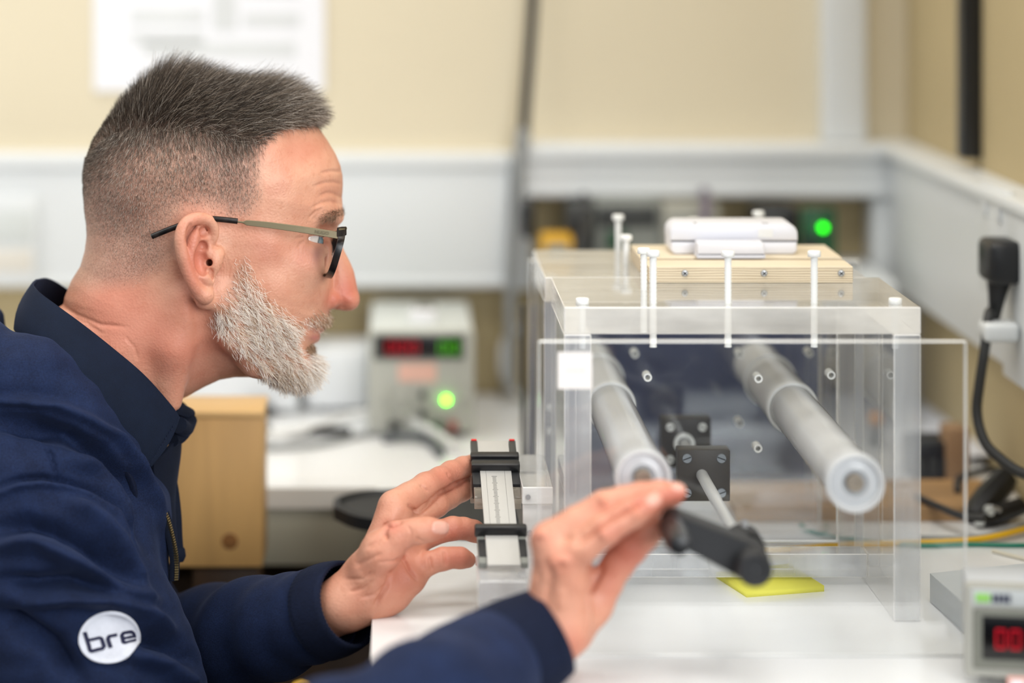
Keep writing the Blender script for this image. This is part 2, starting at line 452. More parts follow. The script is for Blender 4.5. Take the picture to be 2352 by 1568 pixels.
psu = thing('power_supply', (XP(967, 2.295), 2.295, TAB), 'grey bench power supply with red and green digits and a lit green lamp', 'power supply')
D = 2.295; x0, x1 = XP(848, D), XP(1088, D); zt_ = ZP(762, D)
box('cabinet', x0, x1, D + .006, D + .20, TAB + .006, zt_, M_psu_top, psu, .003)
box('front_frame', x0 - .001, x1 + .001, D, D + .01, TAB + .005, zt_ + .001, M_psu, psu, .003)
box('display_window', XP(858, D), XP(1066, D), D - .0025, D + .002, ZP(824, D), ZP(768, D), mat('dark_grey_bezel', '4A4C4B', .5), psu, .001)
box('display_glass', XP(872, D), XP(1058, D), D - .0035, D + .002, ZP(818, D), ZP(774, D), M_screen, psu, .0005)
seven_seg('red_digit', '000', (XP(888, D), D - .0036, ZP(812, D)), (1, 0, 0), (0, 0, 1), .0075, .0125, M_red_d, psu)
seven_seg('green_digit', '00', (XP(1008, D), D - .0036, ZP(812, D)), (1, 0, 0), (0, 0, 1), .0075, .0125, M_grn_d, psu)
box('sticker', XP(915, D), XP(1002, D), D - .0008, D + .002, ZP(876, D), ZP(834, D), mat('pink_sticker', 'E8B9A8', .6), psu, 0)
for px, py, r in ((885, 905, 9), (930, 905, 9), (970, 905, 9), (885, 950, 9), (930, 950, 9), (970, 950, 9), (1062, 905, 8)):
    lathe('knob', [(-.010, 0), (-.010, r * .8 * D / F), (-.001, r * D / F), (.002, r * D / F)], P(px, py, D), M_psu if px != 970 else M_dgrey, psu, segs=20)
for px, mm in ((905, M_black), (955, M_psu_top), (1005, M_green_pcb), (1040, mat('red_terminal', 'A0524A', .5))):
    lathe('terminal', [(-.012, 0), (-.012, .003), (-.004, .004), (-.003, .0048), (.002, .0048)], P(px, 978, D), mm, psu, segs=16)
lathe('indicator_lamp', [(-.004, 0), (-.0032, .0018), (-.0015, .0026), (.003, .0026)], P(1025, 918, D), M_led, psu, segs=16)
for fx in (x0 + .008, x1 - .018):
    for fy in (D + .015, D + .17):
        box('foot', fx, fx + .01, fy, fy + .01, TAB, TAB + .007, M_black, psu, .001)
st = thing('label_printer', P(972, 720, D + .05), 'small pale block with a grey top lying on the power supply', 'block')
zt2 = zt_
box('body', XP(942, D + .05), XP(1002, D + .05), D + .05, D + .075, zt2, zt2 + .010, M_paper, st, .001)
box('top_piece', XP(955, D + .09), XP(998, D + .09), D + .076, D + .09, zt2, zt2 + .016, M_mgrey, st, .001)

# cables lying on the bench
def cable(pts, r, m, label, n=8):
    q = []
    for px, py, lift in pts:
        D_ = (H - r - lift) * F / (py - CY)
        q.append(P(px, py, D_))
    o = tube('loose_cable', q, r, m, None, 8, n)
    return tag(o, label, 'cable')
cable([(560, 1012, 0), (700, 985, .005), (830, 950, .012), (930, 962, .012), (1000, 995, .004), (1048, 1030, 0)], .0042, M_wire_w, 'thick white cable arching over the back bench below the power supply')
cable([(590, 1030, 0), (720, 1022, 0), (830, 1000, 0), (900, 985, .004), (980, 990, .003), (1035, 1010, 0)], .0028, M_wire_gy, 'thin grey cable running beside the thick white cable')
cable([(655, 992, 0), (720, 990, .002), (805, 990, 0)], .0046, M_wire_b, 'short black cable lying under the white cable')
cable([(880, 1005, 0), (940, 1000, .003), (985, 1012, 0), (1012, 1040, 0)], .0046, mat('dark_grey_cable', '55595C', .5), 'dark grey cable end curling in front of the power supply')
cable([(1185, 910, 0), (1160, 860, .02), (1158, 800, .045), (1178, 762, .06), (1200, 750, .06)], .0048, M_wire_w, 'white cable looping up beside the hanging grey cable')
cable([(620, 940, 0), (600, 945, .002), (560, 940, 0)], .006, M_wire_b, 'short black lead on the bench behind the wooden unit')
cable([(598, 990, 0), (618, 1002, 0), (612, 985, .004), (596, 978, 0)], .0040, M_wire_b, 'small black cable loop beside the wooden unit')

# pale wooden unit behind the man
wu = thing('wooden_unit', (XP(450, 2.0), 2.0, 0), 'pale plywood box unit with a dark knot standing behind the man', 'cabinet')
D = 2.003
x0, x1 = XP(150, D), XP(603, D)
box('front_board', x0, x1, D, D + .016, ZP(1302, D), ZP(959, D), M_pine, wu, .001)
box('top_board', x0 - .002, x1 + .001, D - .001, D + .070, ZP(959, D), ZP(959, D) + .005, mat('pine_edge', 'D9B074', .5, var=.15, vscale=5, stretch=(.5, 5, 5)), wu, .001)
box('side_board', x1 - .016, x1, D + .016, D + .068, ZP(1302, D), ZP(959, D), M_pine, wu, .001)
lathe('knot', [(-.0008, 0), (-.0006, .006), (.002, .009)], P(528, 1243, D), mat('dark_knot', '8A5A26', .6, var=.4, vscale=150), wu, segs=20)
for px in (180, 440):
    box('leg', XP(px, D), XP(px, D) + .055, D + .012, D + .06, 0, ZP(1302, D), M_brownwood, wu, .002)

# dark tray at the inner corner of the bench
tr = thing('black_tray', P(980, 1210, 2.02), 'flat black rounded tray on the bench behind the gauge hand', 'tray')
zz = TAB
bm = bmesh.new()
pts = [(-.052, 1.975), (-.03, 1.94), (.02, 1.915), (.075, 1.905), (.095, 1.92), (.092, 2.0), (.05, 2.03), (-.02, 2.035), (-.05, 2.01)]
pts = [(p.x, p.y) for p in spline([(x, y, 0) for x, y in pts + pts[:1]], 5)[:-1]]
a = [bm.verts.new((x, y, zz)) for x, y in pts]; b = [bm.verts.new((x, y, zz + .010)) for x, y in pts]
c = [bm.verts.new((x * .93 + .0015, 1.97 + (y - 1.97) * .9, zz + .012)) for x, y in pts]; d = [bm.verts.new((x * .9 + .002, 1.97 + (y - 1.97) * .86, zz + .008)) for x, y in pts]
n = len(pts)
for A_, B_ in ((a, b), (b, c), (c, d)):
    for i in range(n): bm.faces.new((A_[i], A_[(i + 1) % n], B_[(i + 1) % n], B_[i]))
bm.faces.new(d); bm.faces.new(list(reversed(a)))
from_bm('tray_body', bm, M_dark, tr)
# ------------------------------------------------------------------ clear acrylic rig
A_clear = clear_mat('clear_acrylic', (0.988, 0.992, 0.992))
A_edge = clear_mat('sawn_acrylic_edge', (0.97, 0.97, 0.97), rough=.12, haze=.86, haze_col='FDFCFA', var=.10, vscale=25, stretch=(1, 1, 6), fwd=.85)
A_end = clear_mat('polished_plate_end', (0.95, 0.96, 0.975), rough=.06, haze=.34, haze_col='EEF0F4', var=.2, vscale=14, stretch=(2, 1, .25), fwd=.7)
A_front = clear_mat('polished_lid_end', (0.96, 0.96, 0.955), rough=.08, haze=.55, haze_col='FAF8F3', var=.2, vscale=18, stretch=(.6, 1, 2), fwd=.7)
A_lid = clear_mat('scuffed_clear_acrylic', (0.985, 0.985, 0.98), rough=.06, haze=.16, haze_col='FFFDF8', var=.10, vscale=6, stretch=(1, 8, 1), fwd=.6)
A_sheet_edge = clear_mat('polished_sheet_edge', (0.97, 0.97, 0.97), rough=.1, haze=.9, haze_col='FAFAF8', fwd=.9)
A_frost = clear_mat('frosted_tube', (0.97, 0.97, 0.97), rough=.2, haze=.86, haze_col='FFFFFF', fwd=.9, refl=.35, ior=1.25)
A_tube = clear_mat('clear_tube', (0.985, 0.985, 0.985), rough=.05, haze=.5, haze_col='FFFFFF', var=.1, vscale=12, stretch=(1, .3, 1), fwd=.85, refl=.5, ior=1.25)
A_cap = clear_mat('milky_end_cap', (0.97, 0.97, 0.98), rough=.25, haze=.55, haze_col='F4F6F8', fwd=.8, refl=.6)
A_disc = clear_mat('blue_grey_disc', (0.9, 0.93, 0.96), rough=.25, haze=.5, haze_col='D3DAE4', fwd=.8, refl=.6)
M_shaft = mat('bright_zinc_shaft', 'DCDEE0', .38, metal=.35, var=.15, vscale=90, stretch=(1, .15, 1))
M_nylon = mat('white_nylon', 'F2F3F1', .35, spec=.4)
M_blockbrown = mat('dark_brown_acetal', '3A352F', .45, var=.12, vscale=120, bump=.03, bscale=400)
M_slot = mat('slotted_screw_steel', '8D9297', .35, metal=.6)

rig = thing('test_rig', (XP(1700, 1.75), 1.75, TAB), 'clear acrylic test box with two tubes, nylon bolts and a crank shaft', 'test rig')
ZT = CAMZ - .2547                       # lid top
TH = .0185
FX0, FX1 = .1135, .3575                 # front half
BX0, BX1 = .1090, .3480                 # back half
FY, MY, BY = 1.680, 1.826, 1.985
def aslab(name, *a, mc=A_clear, me_=A_edge, mend=None): return slab(name, *a, mc, me_, rig, .0006, mend or (A_front if name == 'lid_plate' else A_end))
G = .0004
aslab('lid_plate', FX0, FX1, FY, MY - G, ZT - TH, ZT, mc=A_lid)
aslab('lid_plate', BX0, BX1, MY + G, BY, ZT - TH, ZT, mc=A_lid)
zb_ = TAB + .0005
aslab('side_plate', FX0, FX0 + TH, FY, MY - G, zb_, ZT - TH - G)
aslab('side_plate', FX1 - TH, FX1, FY, MY - G, zb_, ZT - TH - G)
aslab('side_plate', BX0, BX0 + TH, MY + .012, BY, zb_, ZT - TH - G)
aslab('side_plate', BX1 - TH, BX1, MY + .012, BY, zb_, ZT - TH - G)
YF = H * F / 1495.0
aslab('base_plate', FX0 + TH + G, FX1 - TH - G, YF, MY - .03, TAB + .006, TAB + .023)
# partitions with holes
def holed_plate(name, x0, x1, z0, z1, y, t, holes):
    bm = bmesh.new(); K = 20
    # grid of quads around holes: build plate as a plain slab, holes as lined tubes through it
    bm_box(bm, x0, x1, y, y + t, z0, z1, .0005, 1)
    bmesh.ops.recalc_face_normals(bm, faces=bm.faces)
    for f in bm.faces: f.material_index = 0 if abs(f.normal[1]) > .9 else 1
    o = from_bm(name, bm, [A_clear, A_edge], rig)
    for hx, hz in holes:
        b2 = bmesh.new()
        bm_lathe(b2, [(0, .0019), (0, .0031), (t + .006, .0031), (t + .006, .0019), (0, .0019)], (hx, y - .003, hz), 'Y', K)
        from_bm('hole_bush', b2, M_nylon, o, True, 35)
    return o
def hl(pxs, D): return [(XP(a, D), ZP(b, D)) for a, b in pxs]
D1 = 1.802
holed_plate('partition_plate', FX0 + TH + G, XP(1925, D1), TAB + .024, ZT - TH - .001, D1, .006,
            hl([(1487, 865), (1740, 1028), (1908, 860), (1741, 868)], D1))
D2 = 1.915
holed_plate('partition_plate', BX0 + TH + G, BX1 - TH - G, TAB + .006, ZT - TH - .001, D2, .006,
            hl([(1458, 812), (1698, 812), (1698, 970), (1858, 810)], D2))
for py, px in ((972, 1259), (1028, 1259), (1148, 1262)):
    lathe('edge_screw', [(0, 0), (0, .0028), (.012, .0028), (.012, 0)], (BX0 + .006, 1.90 if py < 1100 else 1.72, ZP(py, 1.84)), M_nylon, rig, 'X', 16)

# nylon bolts through the lid
def bolt(x, y, hgt):
    bm = bmesh.new()
    prof = [(hgt + .0001, 0), (hgt + .0001, .0040), (hgt - .0004, .0046), (hgt - .0038, .0046), (hgt - .0042, .0042), (hgt - .0044, .0023)]
    n = max(6, int((hgt + .03) / .0016))
    for k in range(n + 1):
        z = hgt - .0046 - (hgt + .026) * k / n
        prof.append((z, .0026 if k % 2 else .0023))
    prof.append((prof[-1][0], 0))
    bm_lathe(bm, prof, (x, y, ZT), 'Z', 14)
    from_bm('nylon_bolt', bm, M_nylon, rig, True, 50)
for x, y, hgt in ((.1764, 1.97, .030), (.1762, 1.90, .0225), (.1762, 1.763, .030), (.1764, 1.70, .0362), (.2368, 1.97, .0275), (.2889, 1.97, .033), (.2282, 1.70, .036), (.2879, 1.70, .036), (.1270, 1.695, .004), (.343, 1.695, .004)):
    bolt(x, y, hgt)

# the two long tubes
def long_tube(x, z, y0, y1, r):
    o = lathe('long_tube', [(y0 + .004, r * .80), (y0 + .004, r * .9), (MY, r * .9), (MY, r * .8), (y0 + .004, r * .80)], (x, 0, z), A_tube, rig, segs=48)
    lathe('end_cap', [(y0 + .003, r * .42), (y0 + .001, r * .46), (y0 + .003, r * .78), (y0 - .002, r * .86), (y0 - .002, r * .97), (y0, r), (y0 + .009, r), (y0 + .010, r * .9)], (x, 0, z), A_cap, o, segs=48)
    lathe('end_disc', [(y0 + .004, 0), (y0 + .004, r * .84)], (x, 0, z), A_disc, o, segs=48)
    lathe('end_plug', [(y0 - .001, 0), (y0 - .001, r * .14), (y0 - .002, r * .16), (y0 - .002, r * .27), (y0, r * .30), (y0 + .006, r * .32)], (x, 0, z), mat('brass_grey_plug', '8F8578', .4, metal=.3), o, segs=28)
    lathe('sleeve', [(MY - .004, r * .91), (MY - .004, r * 1.0), (MY - .001, r * 1.03), (MY + .004, r * 1.03), (MY + .005, r * .99), (y1, r * .99), (y1, r * .9)], (x, 0, z), A_frost, o, segs=48)
    lathe('collar_ring', [(1.935, r), (1.935, r * 1.1), (1.943, r * 1.1), (1.943, r)], (x, 0, z), A_frost, o, segs=48)
    lathe('back_disc', [(y1 - .002, 0), (y1 - .002, r * .95)], (x, 0, z), A_frost, o, segs=40)
long_tube(.2930, CAMZ - .3516, 1.574, 2.005, .0191)
long_tube(.1580, CAMZ - .3505, 1.585, 2.005, .0184)

# shaft blocks
def screws4(par, cx, cz, y, off, r, m):
    for sx in (-1, 1):
        for sz in (-1, 1):
            bm = bmesh.new()
            bm_lathe(bm, [(-.0008, 0), (-.0008, r * .9), (-.0002, r), (.002, r)], (cx + sx * off, y, cz + sz * off), 'Y', 20)
            o = from_bm('screw_head', bm, m, par, True, 40)
            a = .35 * (1 if sx * sz > 0 else -1)
            M = Matrix.Translation((cx + sx * off, y - .0009, cz + sz * off)) @ Matrix.Rotation(a, 4, 'Y')
            bm = bmesh.new(); bm_box(bm, -r * .85, r * .85, -.0001, .0002, -r * .11, r * .11, 0, 1, M)
            from_bm('screw_slot', bm, M_black, par, False)
SX, SZ = .2206, CAMZ - .3925
b1 = box('bearing_block', XP(1558, 1.785), XP(1677, 1.785), 1.785, 1.8015, ZP(1151, 1.785), ZP(1033, 1.785), M_blockbrown, rig, .0008)
screws4(b1, (XP(1558, 1.785) + XP(1677, 1.785)) / 2, (ZP(1151, 1.785) + ZP(1033, 1.785)) / 2, 1.785, .0125, .0036, M_slot)
b2 = box('bearing_block', XP(1520, 1.897), XP(1633, 1.897), 1.897, 1.9145, ZP(1075, 1.897), ZP(961, 1.897), M_blockbrown, rig, .0008)
screws4(b2, (XP(1520, 1.897) + XP(1633, 1.897)) / 2, (ZP(1075, 1.897) + ZP(961, 1.897)) / 2, 1.897, .0125, .0033, M_nylon)
lathe('shaft_ring', [(1.893, .005), (1.893, .008), (1.897, .008)], (SX, 0, SZ), M_nylon, rig, segs=28)
# shaft with a knurled length
prof = [(1.575, 0), (1.575, .0037)]
y = 1.58
prof += [(1.70, .0038)]
for k in range(60):
    prof += [(1.702 + k * .0014, .0039), (1.7027 + k * .0014, .0042)]
prof += [(1.79, .0039), (1.905, .0039), (1.905, 0)]
lathe('shaft', prof, (SX, 0, SZ), M_shaft, rig, segs=24, angle=60)
lathe('back_hub', [(1.921, 0), (1.921, .012), (1.935, .012), (1.937, .010), (1.937, 0)], (SX + .002, 0, SZ), M_nylon, rig, segs=28)

# crank
crank = bpy.data.objects.new('crank', None); COL.objects.link(crank); crank.location = (SX, 1.56, SZ); crank.parent = rig
crank.matrix_parent_inverse = rig.matrix_basis.inverted()
bpy.context.view_layer.update()
KX, KZ = XP(1548, 1.553), ZP(1199, 1.553)
d = Vector((KX - SX, 0, KZ - SZ)); Lc = d.length; ang = math.atan2(d.z, d.x)
bm = bmesh.new()
Mx = Matrix.Translation((SX, 1.545, SZ)) @ Matrix.Rotation(-ang, 4, 'Y')
K = 18
def outline(y, s, r0, r1):
    vs = []
    for k in range(K + 1):
        a = math.pi / 2 + math.pi * k / K
        vs.append(Vector((r0 * s * math.cos(a), y, r0 * s * math.sin(a))))
    for k in range(K + 1):
        a = -math.pi / 2 + math.pi * k / K
        vs.append(Vector((Lc + r1 * s * math.cos(a), y, r1 * s * math.sin(a))))
    return [bm.verts.new(Mx @ v) for v in vs]
rings = [outline(.013, .94, .0118, .0085), outline(.0115, 1, .0118, .0085), outline(-.010, 1, .0118, .0085), outline(-.012, .94, .0118, .0085)]
for A_, B_ in zip(rings, rings[1:]):
    for i in range(len(A_)): bm.faces.new((A_[i], A_[(i + 1) % len(A_)], B_[(i + 1) % len(A_)], B_[i]))
bm.faces.new(rings[0]); bm.faces.new(list(reversed(rings[-1])))
def cpar(o): return o
def child(o):
    o.parent = crank; o.matrix_parent_inverse = crank.matrix_world.inverted(); return o
child(from_bm('arm', bm, M_dark, None, True, 40))
child(lathe('boss', [(1.518, 0), (1.518, .0062), (1.5165, .0072), (1.5165, .0095), (1.5185, .0108), (1.534, .0112)], (SX, 0, SZ), M_dark, None, segs=36))
child(lathe('hub', [(1.557, .0115), (1.560, .0125), (1.580, .0125), (1.583, .011), (1.583, .0045)], (SX + .0005, 0, SZ + .0015), M_dark, None, segs=36))
child(lathe('grub_screw', [(-.001, 0), (-.001, .002), (.003, .002)], (SX + .001, 1.571, SZ + .0145), M_steel, None, 'Z', segs=14))
child(lathe('grip', [(1.544, 0), (1.544, .0045), (1.540, .0075), (1.525, .0082), (1.500, .0078), (1.492, .0062), (1.489, 0)], (KX - .0035, 0, KZ + .0005), M_black, None, segs=32))
child(lathe('grip_pin', [(1.535, .004), (1.566, .004), (1.566, 0)], (KX - .0002, 0, KZ), M_steel, None, segs=16))

# guard sheets standing in front of and behind the box
Ds = 1.5975
slab('end_sheet', XP(1237, Ds), XP(2221, Ds), Ds, Ds + .005, TAB, ZP(783, Ds), A_clear, A_sheet_edge, rig, .0008)
box('paper_label', XP(1281, Ds), XP(1360, Ds), Ds - .0004, Ds - .0001, ZP(893, Ds), ZP(808, Ds), mat('label_paper', 'E6E1DD', .7), rig, 0)
bm = bmesh.new()
for k, (a, b) in enumerate(((1302, 1312), (1314, 1323), (1325, 1331), (1333, 1342))):
    bm_box(bm, XP(a, Ds), XP(b, Ds), Ds - .0005, Ds - .0003, ZP(853, Ds), ZP(848, Ds), 0)
from_bm('label_print', bm, mat('pale_print', 'D9D2CE', .7), rig)
slab('end_sheet', XP(1215, 1.992), XP(1975, 1.992), 1.992, 1.997, TAB, ZP(597, 1.992), A_clear, A_sheet_edge, rig, .0008)

# plywood bars lying on the lid
M_ply_top = mat('plywood_face', 'E8D9BE', .55, var=.10, vscale=8, stretch=(.6, 6, 6), detail=6)
def ply_mat():
    m = bpy.data.materials.new('plywood_layers'); nt, N, L = nodes_of(m); b = N['Principled BSDF']
    tc = N.new('ShaderNodeTexCoord'); sx = N.new('ShaderNodeSeparateXYZ'); L.new(tc.outputs['Object'], sx.inputs[0])
    n = N.new('ShaderNodeTexNoise'); n.inputs['Scale'].default_value = 60; mp = N.new('ShaderNodeMapping'); mp.inputs['Scale'].default_value = (.35, 1, 4)
    L.new(tc.outputs['Object'], mp.inputs[0]); L.new(mp.outputs[0], n.inputs['Vector'])
    ma = N.new('ShaderNodeMath'); ma.operation = 'MULTIPLY_ADD'; ma.inputs[1].default_value = 560.0
    L.new(sx.outputs[2], ma.inputs[0])
    m3 = N.new('ShaderNodeMath'); m3.operation = 'MULTIPLY'; m3.inputs[1].default_value = .9; L.new(n.outputs[0], m3.inputs[0]); L.new(m3.outputs[0], ma.inputs[2])
    fr = N.new('ShaderNodeMath'); fr.operation = 'FRACT'; L.new(ma.outputs[0], fr.inputs[0])
    r = N.new('ShaderNodeValToRGB'); e = r.color_ramp
    e.elements[0].position = 0; e.elements[0].color = lin('DFCDB0'); e.elements[1].position = .78; e.elements[1].color = lin('E8DABF')
    x = e.elements.new(.80); x.color = lin('A58A68'); x = e.elements.new(.97); x.color = lin('B29A78')
    L.new(fr.outputs[0], r.inputs[0]); L.new(r.outputs[0], b.inputs['Base Color']); b.inputs['Roughness'].default_value = .6
    return m
M_ply = ply_mat()
def ply_bar(x0, x1, y0, y1, label, screws):
    t = thing('plywood_bar', ((x0 + x1) / 2, y0, ZT), label, 'plywood bar')
    bm = bmesh.new(); bm_box(bm, x0, x1, y0, y1, ZT + .0002, ZT + .0123, .0004, 1)
    bmesh.ops.recalc_face_normals(bm, faces=bm.faces)
    for f in bm.faces: f.material_index = 0 if f.normal.z > .7 else 1
    o = from_bm('bar', bm, [M_ply_top, M_ply], t)
    for px in screws:
        cx, cz = XP(px, y0), ZP(627, y0)
        s = lathe('screw', [(-.0016, 0), (-.0016, .0016), (-.0012, .0022), (.0, .0026), (.003, .002)], (cx, y0, cz), M_steel, t, segs=18)
        bm = bmesh.new()
        for a in (.78, -.78):
            M = Matrix.Translation((cx, y0 - .0017, cz)) @ Matrix.Rotation(a, 4, 'Y')
            bm_box(bm, -.0014, .0014, -.0001, .0003, -.00035, .00035, 0, 1, M)
        from_bm('cross_slot', bm, M_black, s, False)
    return t
ply_bar(XP(1490, 1.795), XP(1959, 1.795), 1.795, 1.830, 'front plywood bar with three screws in its edge, lying on the clear lid', (1573, 1755, 1932))
ply_bar(.1815, .3335, 1.845, 1.920, 'wider plywood bar lying behind the screwed bar, under the white logger', ())

# white logger on the wood
M_gapline = mat('dark_seam', '55565C', .6)
zl = ZT + .0124
lg = thing('data_logger', (XP(1686, 1.861), 1.875, zl), 'white rounded plastic data logger lying on the plywood', 'data logger')
x0, x1 = XP(1540, 1.861), XP(1833, 1.861)
def rbox(name, x0, x1, y0, y1, z0, z1, r, m, par, bev=.0022, rb=None):
    """box rounded strongly in front view"""
    bm = bmesh.new(); pts = []; rb = r if rb is None else rb
    for cx, cz, a0 in ((x1 - r, z1 - r, 0), (x0 + r, z1 - r, 90), (x0 + rb, z0 + rb, 180), (x1 - rb, z0 + rb, 270)):
        rr = r if a0 < 180 else rb
        for k in range(9):
            a = math.radians(a0 + k * 90 / 8); pts.append((cx + rr * math.cos(a), cz + rr * math.sin(a)))
    mxx, mzz = (x0 + x1) / 2, (z0 + z1) / 2
    rings = []
    for yy, s in ((y0, bev), (y0 + bev * .3, bev * .3), (y0 + bev, 0), (y1 - bev, 0), (y1 - bev * .3, bev * .3), (y1, bev)):
        rings.append([bm.verts.new((mxx + (x - mxx) * (1 - s / ((x1 - x0) / 2)), yy, mzz + (z - mzz) * (1 - s / ((z1 - z0) / 2)))) for x, z in pts])
    n = len(pts)
    for A_, B_ in zip(rings, rings[1:]):
        for i in range(n): bm.faces.new((A_[i], A_[(i + 1) % n], B_[(i + 1) % n], B_[i]))
    bm.faces.new(rings[0]); bm.faces.new(list(reversed(rings[-1])))
    return from_bm(name, bm, m, par, True, 40)
zs1 = ZP(554, 1.861)
zt1 = zl + .0231
rbox('upper_shell', x0, x1, 1.861, 1.905, zs1 + .0001, zt1, .0080, M_white_device, lg, .0022, .0002)
rbox('lower_shell', x0 + .0003, x1 - .0003, 1.8612, 1.9048, zl, zs1 - .0001, .0002, M_white_device, lg, .0022, .0042)
box('seam', x0 + .0004, x1 - .0004, 1.8618, 1.904, zs1 - .00035, zs1 + .00035, M_gapline, lg, 0)
box('sticker', XP(1741, 1.861), XP(1775, 1.861), 1.8607, 1.862, ZP(545, 1.861), ZP(526, 1.861), mat('faint_sticker', 'E9E9E8', .6), lg, 0)
bm = bmesh.new()
for px in (1753, 1758, 1763): bm_box(bm, XP(px, 1.861), XP(px + 3, 1.861), 1.8600 + .004, 1.868, zt1 - .0001, zt1 + .0002, 0)
from_bm('top_print', bm, M_black, lg)
box('button_mark', XP(1595, 1.861), XP(1602, 1.861), 1.865, 1.868, zt1 - .0002, zt1 + .0003, M_dgrey, lg, 0)
lm = thing('logger_magnet', (XP(1680, 1.8366), 1.845, zl), 'small flat white plastic block leaning beside the logger front', 'sensor block')
x0, x1 = XP(1602, 1.8375), XP(1757, 1.8375)
zm = zl + .0027
rbox('upper_shell', x0, x1, 1.8375, 1.856, zm + .0001, zl + .0121, .0022, M_white_device, lm, .0012, .0002)
rbox('lower_shell', x0 - .0004, x1 + .0004, 1.8370, 1.856, zl, zm - .0001, .0002, M_white_device, lm, .0006, .0008)
box('seam', x0 + .0004, x1 - .0004, 1.8374, 1.855, zm - .0003, zm + .0003, M_gapline, lm, 0)

# dark flat screen standing behind the box
ds = thing('flat_screen', (.22, 2.06, TAB), 'dark slate-blue flat screen standing on the bench behind the test box', 'screen')
M_slate = mat('slate_screen', '3A3D55', .3, var=.25, vscale=7, stretch=(2.2, 1, .5), col2='4D5372')
Dp = 2.06
Mt = Matrix.Translation((0, 0, 0))
bm = bmesh.new()
q = [(XP(1204, Dp), ZP(1182, Dp)), (XP(1860, Dp), ZP(1182, Dp)), (XP(1905, Dp), ZP(700, Dp)), (XP(1224, Dp), ZP(700, Dp))]
fr_ = [bm.verts.new((x, Dp, z)) for x, z in q]; bk_ = [bm.verts.new((x, Dp + .012, z)) for x, z in q]
bm.faces.new(fr_); bm.faces.new(list(reversed(bk_)))
for i in range(4): bm.faces.new((fr_[i], bk_[i], bk_[(i + 1) % 4], fr_[(i + 1) % 4]))
bmesh.ops.bevel(bm, geom=bm.edges[:], offset=.0015, segments=2, affect='EDGES')
from_bm('screen_face', bm, M_slate, ds)
box('stand_foot', .17, .27, 2.055, 2.11, TAB, TAB + .008, M_dgrey, ds, .002)
box('stand_neck', .205, .235, 2.066, 2.08, TAB + .006, ZP(1160, Dp), M_dgrey, ds, .002)
bm = bmesh.new(); bm_box(bm, XP(1200, Dp) - .001, XP(1206, Dp), Dp - .001, Dp + .013, ZP(1180, Dp), ZP(702, Dp), .001)
from_bm('edge_trim', bm, M_black, ds)

# yellow note pad
np_ = tag(pyd('note_pad', *(lambda b: ([P(1715, 1375, 1.742) + Vector((0, 0, z)) if i == 0 else P(1645, 1330, 1.795) + Vector((0, 0, z)) if i == 1 else P(1812, 1308, 1.82) + Vector((0, 0, z)) if i == 2 else P(1893, 1360, 1.758) + Vector((0, 0, z)) for z in (0, 1) for i in range(4)], b))([(0, 1, 2, 3), (7, 6, 5, 4), (0, 4, 5, 1), (1, 5, 6, 2), (2, 6, 7, 3), (3, 7, 4, 0)]), M_yellow_pad), 'yellow sticky note pad lying on the white bench under the crank', 'note pad')
for i, v in enumerate(np_.data.vertices):
    v.co.z = TAB + (.0 if i < 4 else .0042)

# ------------------------------------------------------------------ inclined gauge at the side of the box
ga = thing('inclined_gauge', (XP(1150, 1.75), 1.75, TAB), 'inclined steel scale in black clamps on clear acrylic blocks, held by the left hand', 'gauge')
A_far = P(1132, 1015, 1.80); A_near = P(1158, 1300, 1.655)
ax = (A_near - A_far); Lg = ax.length; ax.normalize()
sx_ = Vector((1, 0, 0)); up_ = sx_.cross(ax).normalized()
if up_.z < 0: up_ = -up_
MG = Matrix((sx_.to_4d(), ax.to_4d(), up_.to_4d(), (0, 0, 0, 1))).transposed()
for r_ in range(3): MG[3][r_] = 0
MG[3][3] = 1; MG.translation = A_far
def gbox(name, u0, u1, v0, v1, w0, w1, m, bevel=.0006, par=ga):
    bm = bmesh.new(); bm_box(bm, u0, u1, v0, v1, w0, w1, bevel, 2, MG)
    return from_bm(name, bm, m, par)
M_scale = mat('brushed_scale', 'C6C5C1', .45, metal=.15, var=.06, vscale=60, stretch=(1, .1, 1))
sw = .0112
gbox('scale_strip', -sw, sw, 0, Lg, 0, .0012, M_scale, .0002)
bm = bmesh.new()
for u in (-.0072, .0062): bm_box(bm, u, u + .00015, .03, .114, .0012, .00125, 0, 1, MG)
k = 0
v = .047
while v < .112:
    Lk = .0026 if k % 5 else .0038
    bm_box(bm, -.0014 - Lk / 2, -.0014 + Lk / 2, v, v + .0005, .0012, .00125, 0, 1, MG); v += .0017; k += 1
from_bm('scale_marks', bm, M_dgrey, ga, False)
gbox('side_rail', -.0165, -sw - .0003, 0, .040, -.004, .0015, M_dgrey)
gbox('side_rail', sw + .0003, .0165, 0, .040, -.004, .0015, M_dgrey)
gbox('tip', -.0160, -sw - .0006, -.0012, .0006, -.003, .0022, mat('red_plastic', 'E0201A', .4))
gbox('tip', sw + .0006, .0160, -.0012, .0006, -.003, .0022, bpy.data.materials['red_plastic'])
for v0 in (.0215, .0330):
    gbox('clamp_bar', -.0175, .0175, v0, v0 + .007, -.002, .006, M_black, .0012)
gbox('clamp_bridge', -.0165, .0165, .0275, .0345, -.001, .0035, M_dgrey)
gbox('clamp_pad', -.017, -.0105, .0405, .056, -.012, .0005, M_dark)
gbox('clamp_pad', .0105, .017, .0405, .056, -.012, .0005, M_dark)
vn = .1145
gbox('clamp_bar', -.0185, .0175, vn, vn + .006, -.001, .0075, M_black, .0015)
gbox('side_rail', -.017, -sw - .0003, vn + .005, Lg - .003, -.004, .0005, M_mgrey)
gbox('side_rail', sw + .0003, .0165, vn + .005, Lg - .003, -.004, .0005, M_mgrey)
gbox('clamp_pad', -.0165, -.0110, Lg - .030, Lg - .010, -.006, .0012, M_dark)
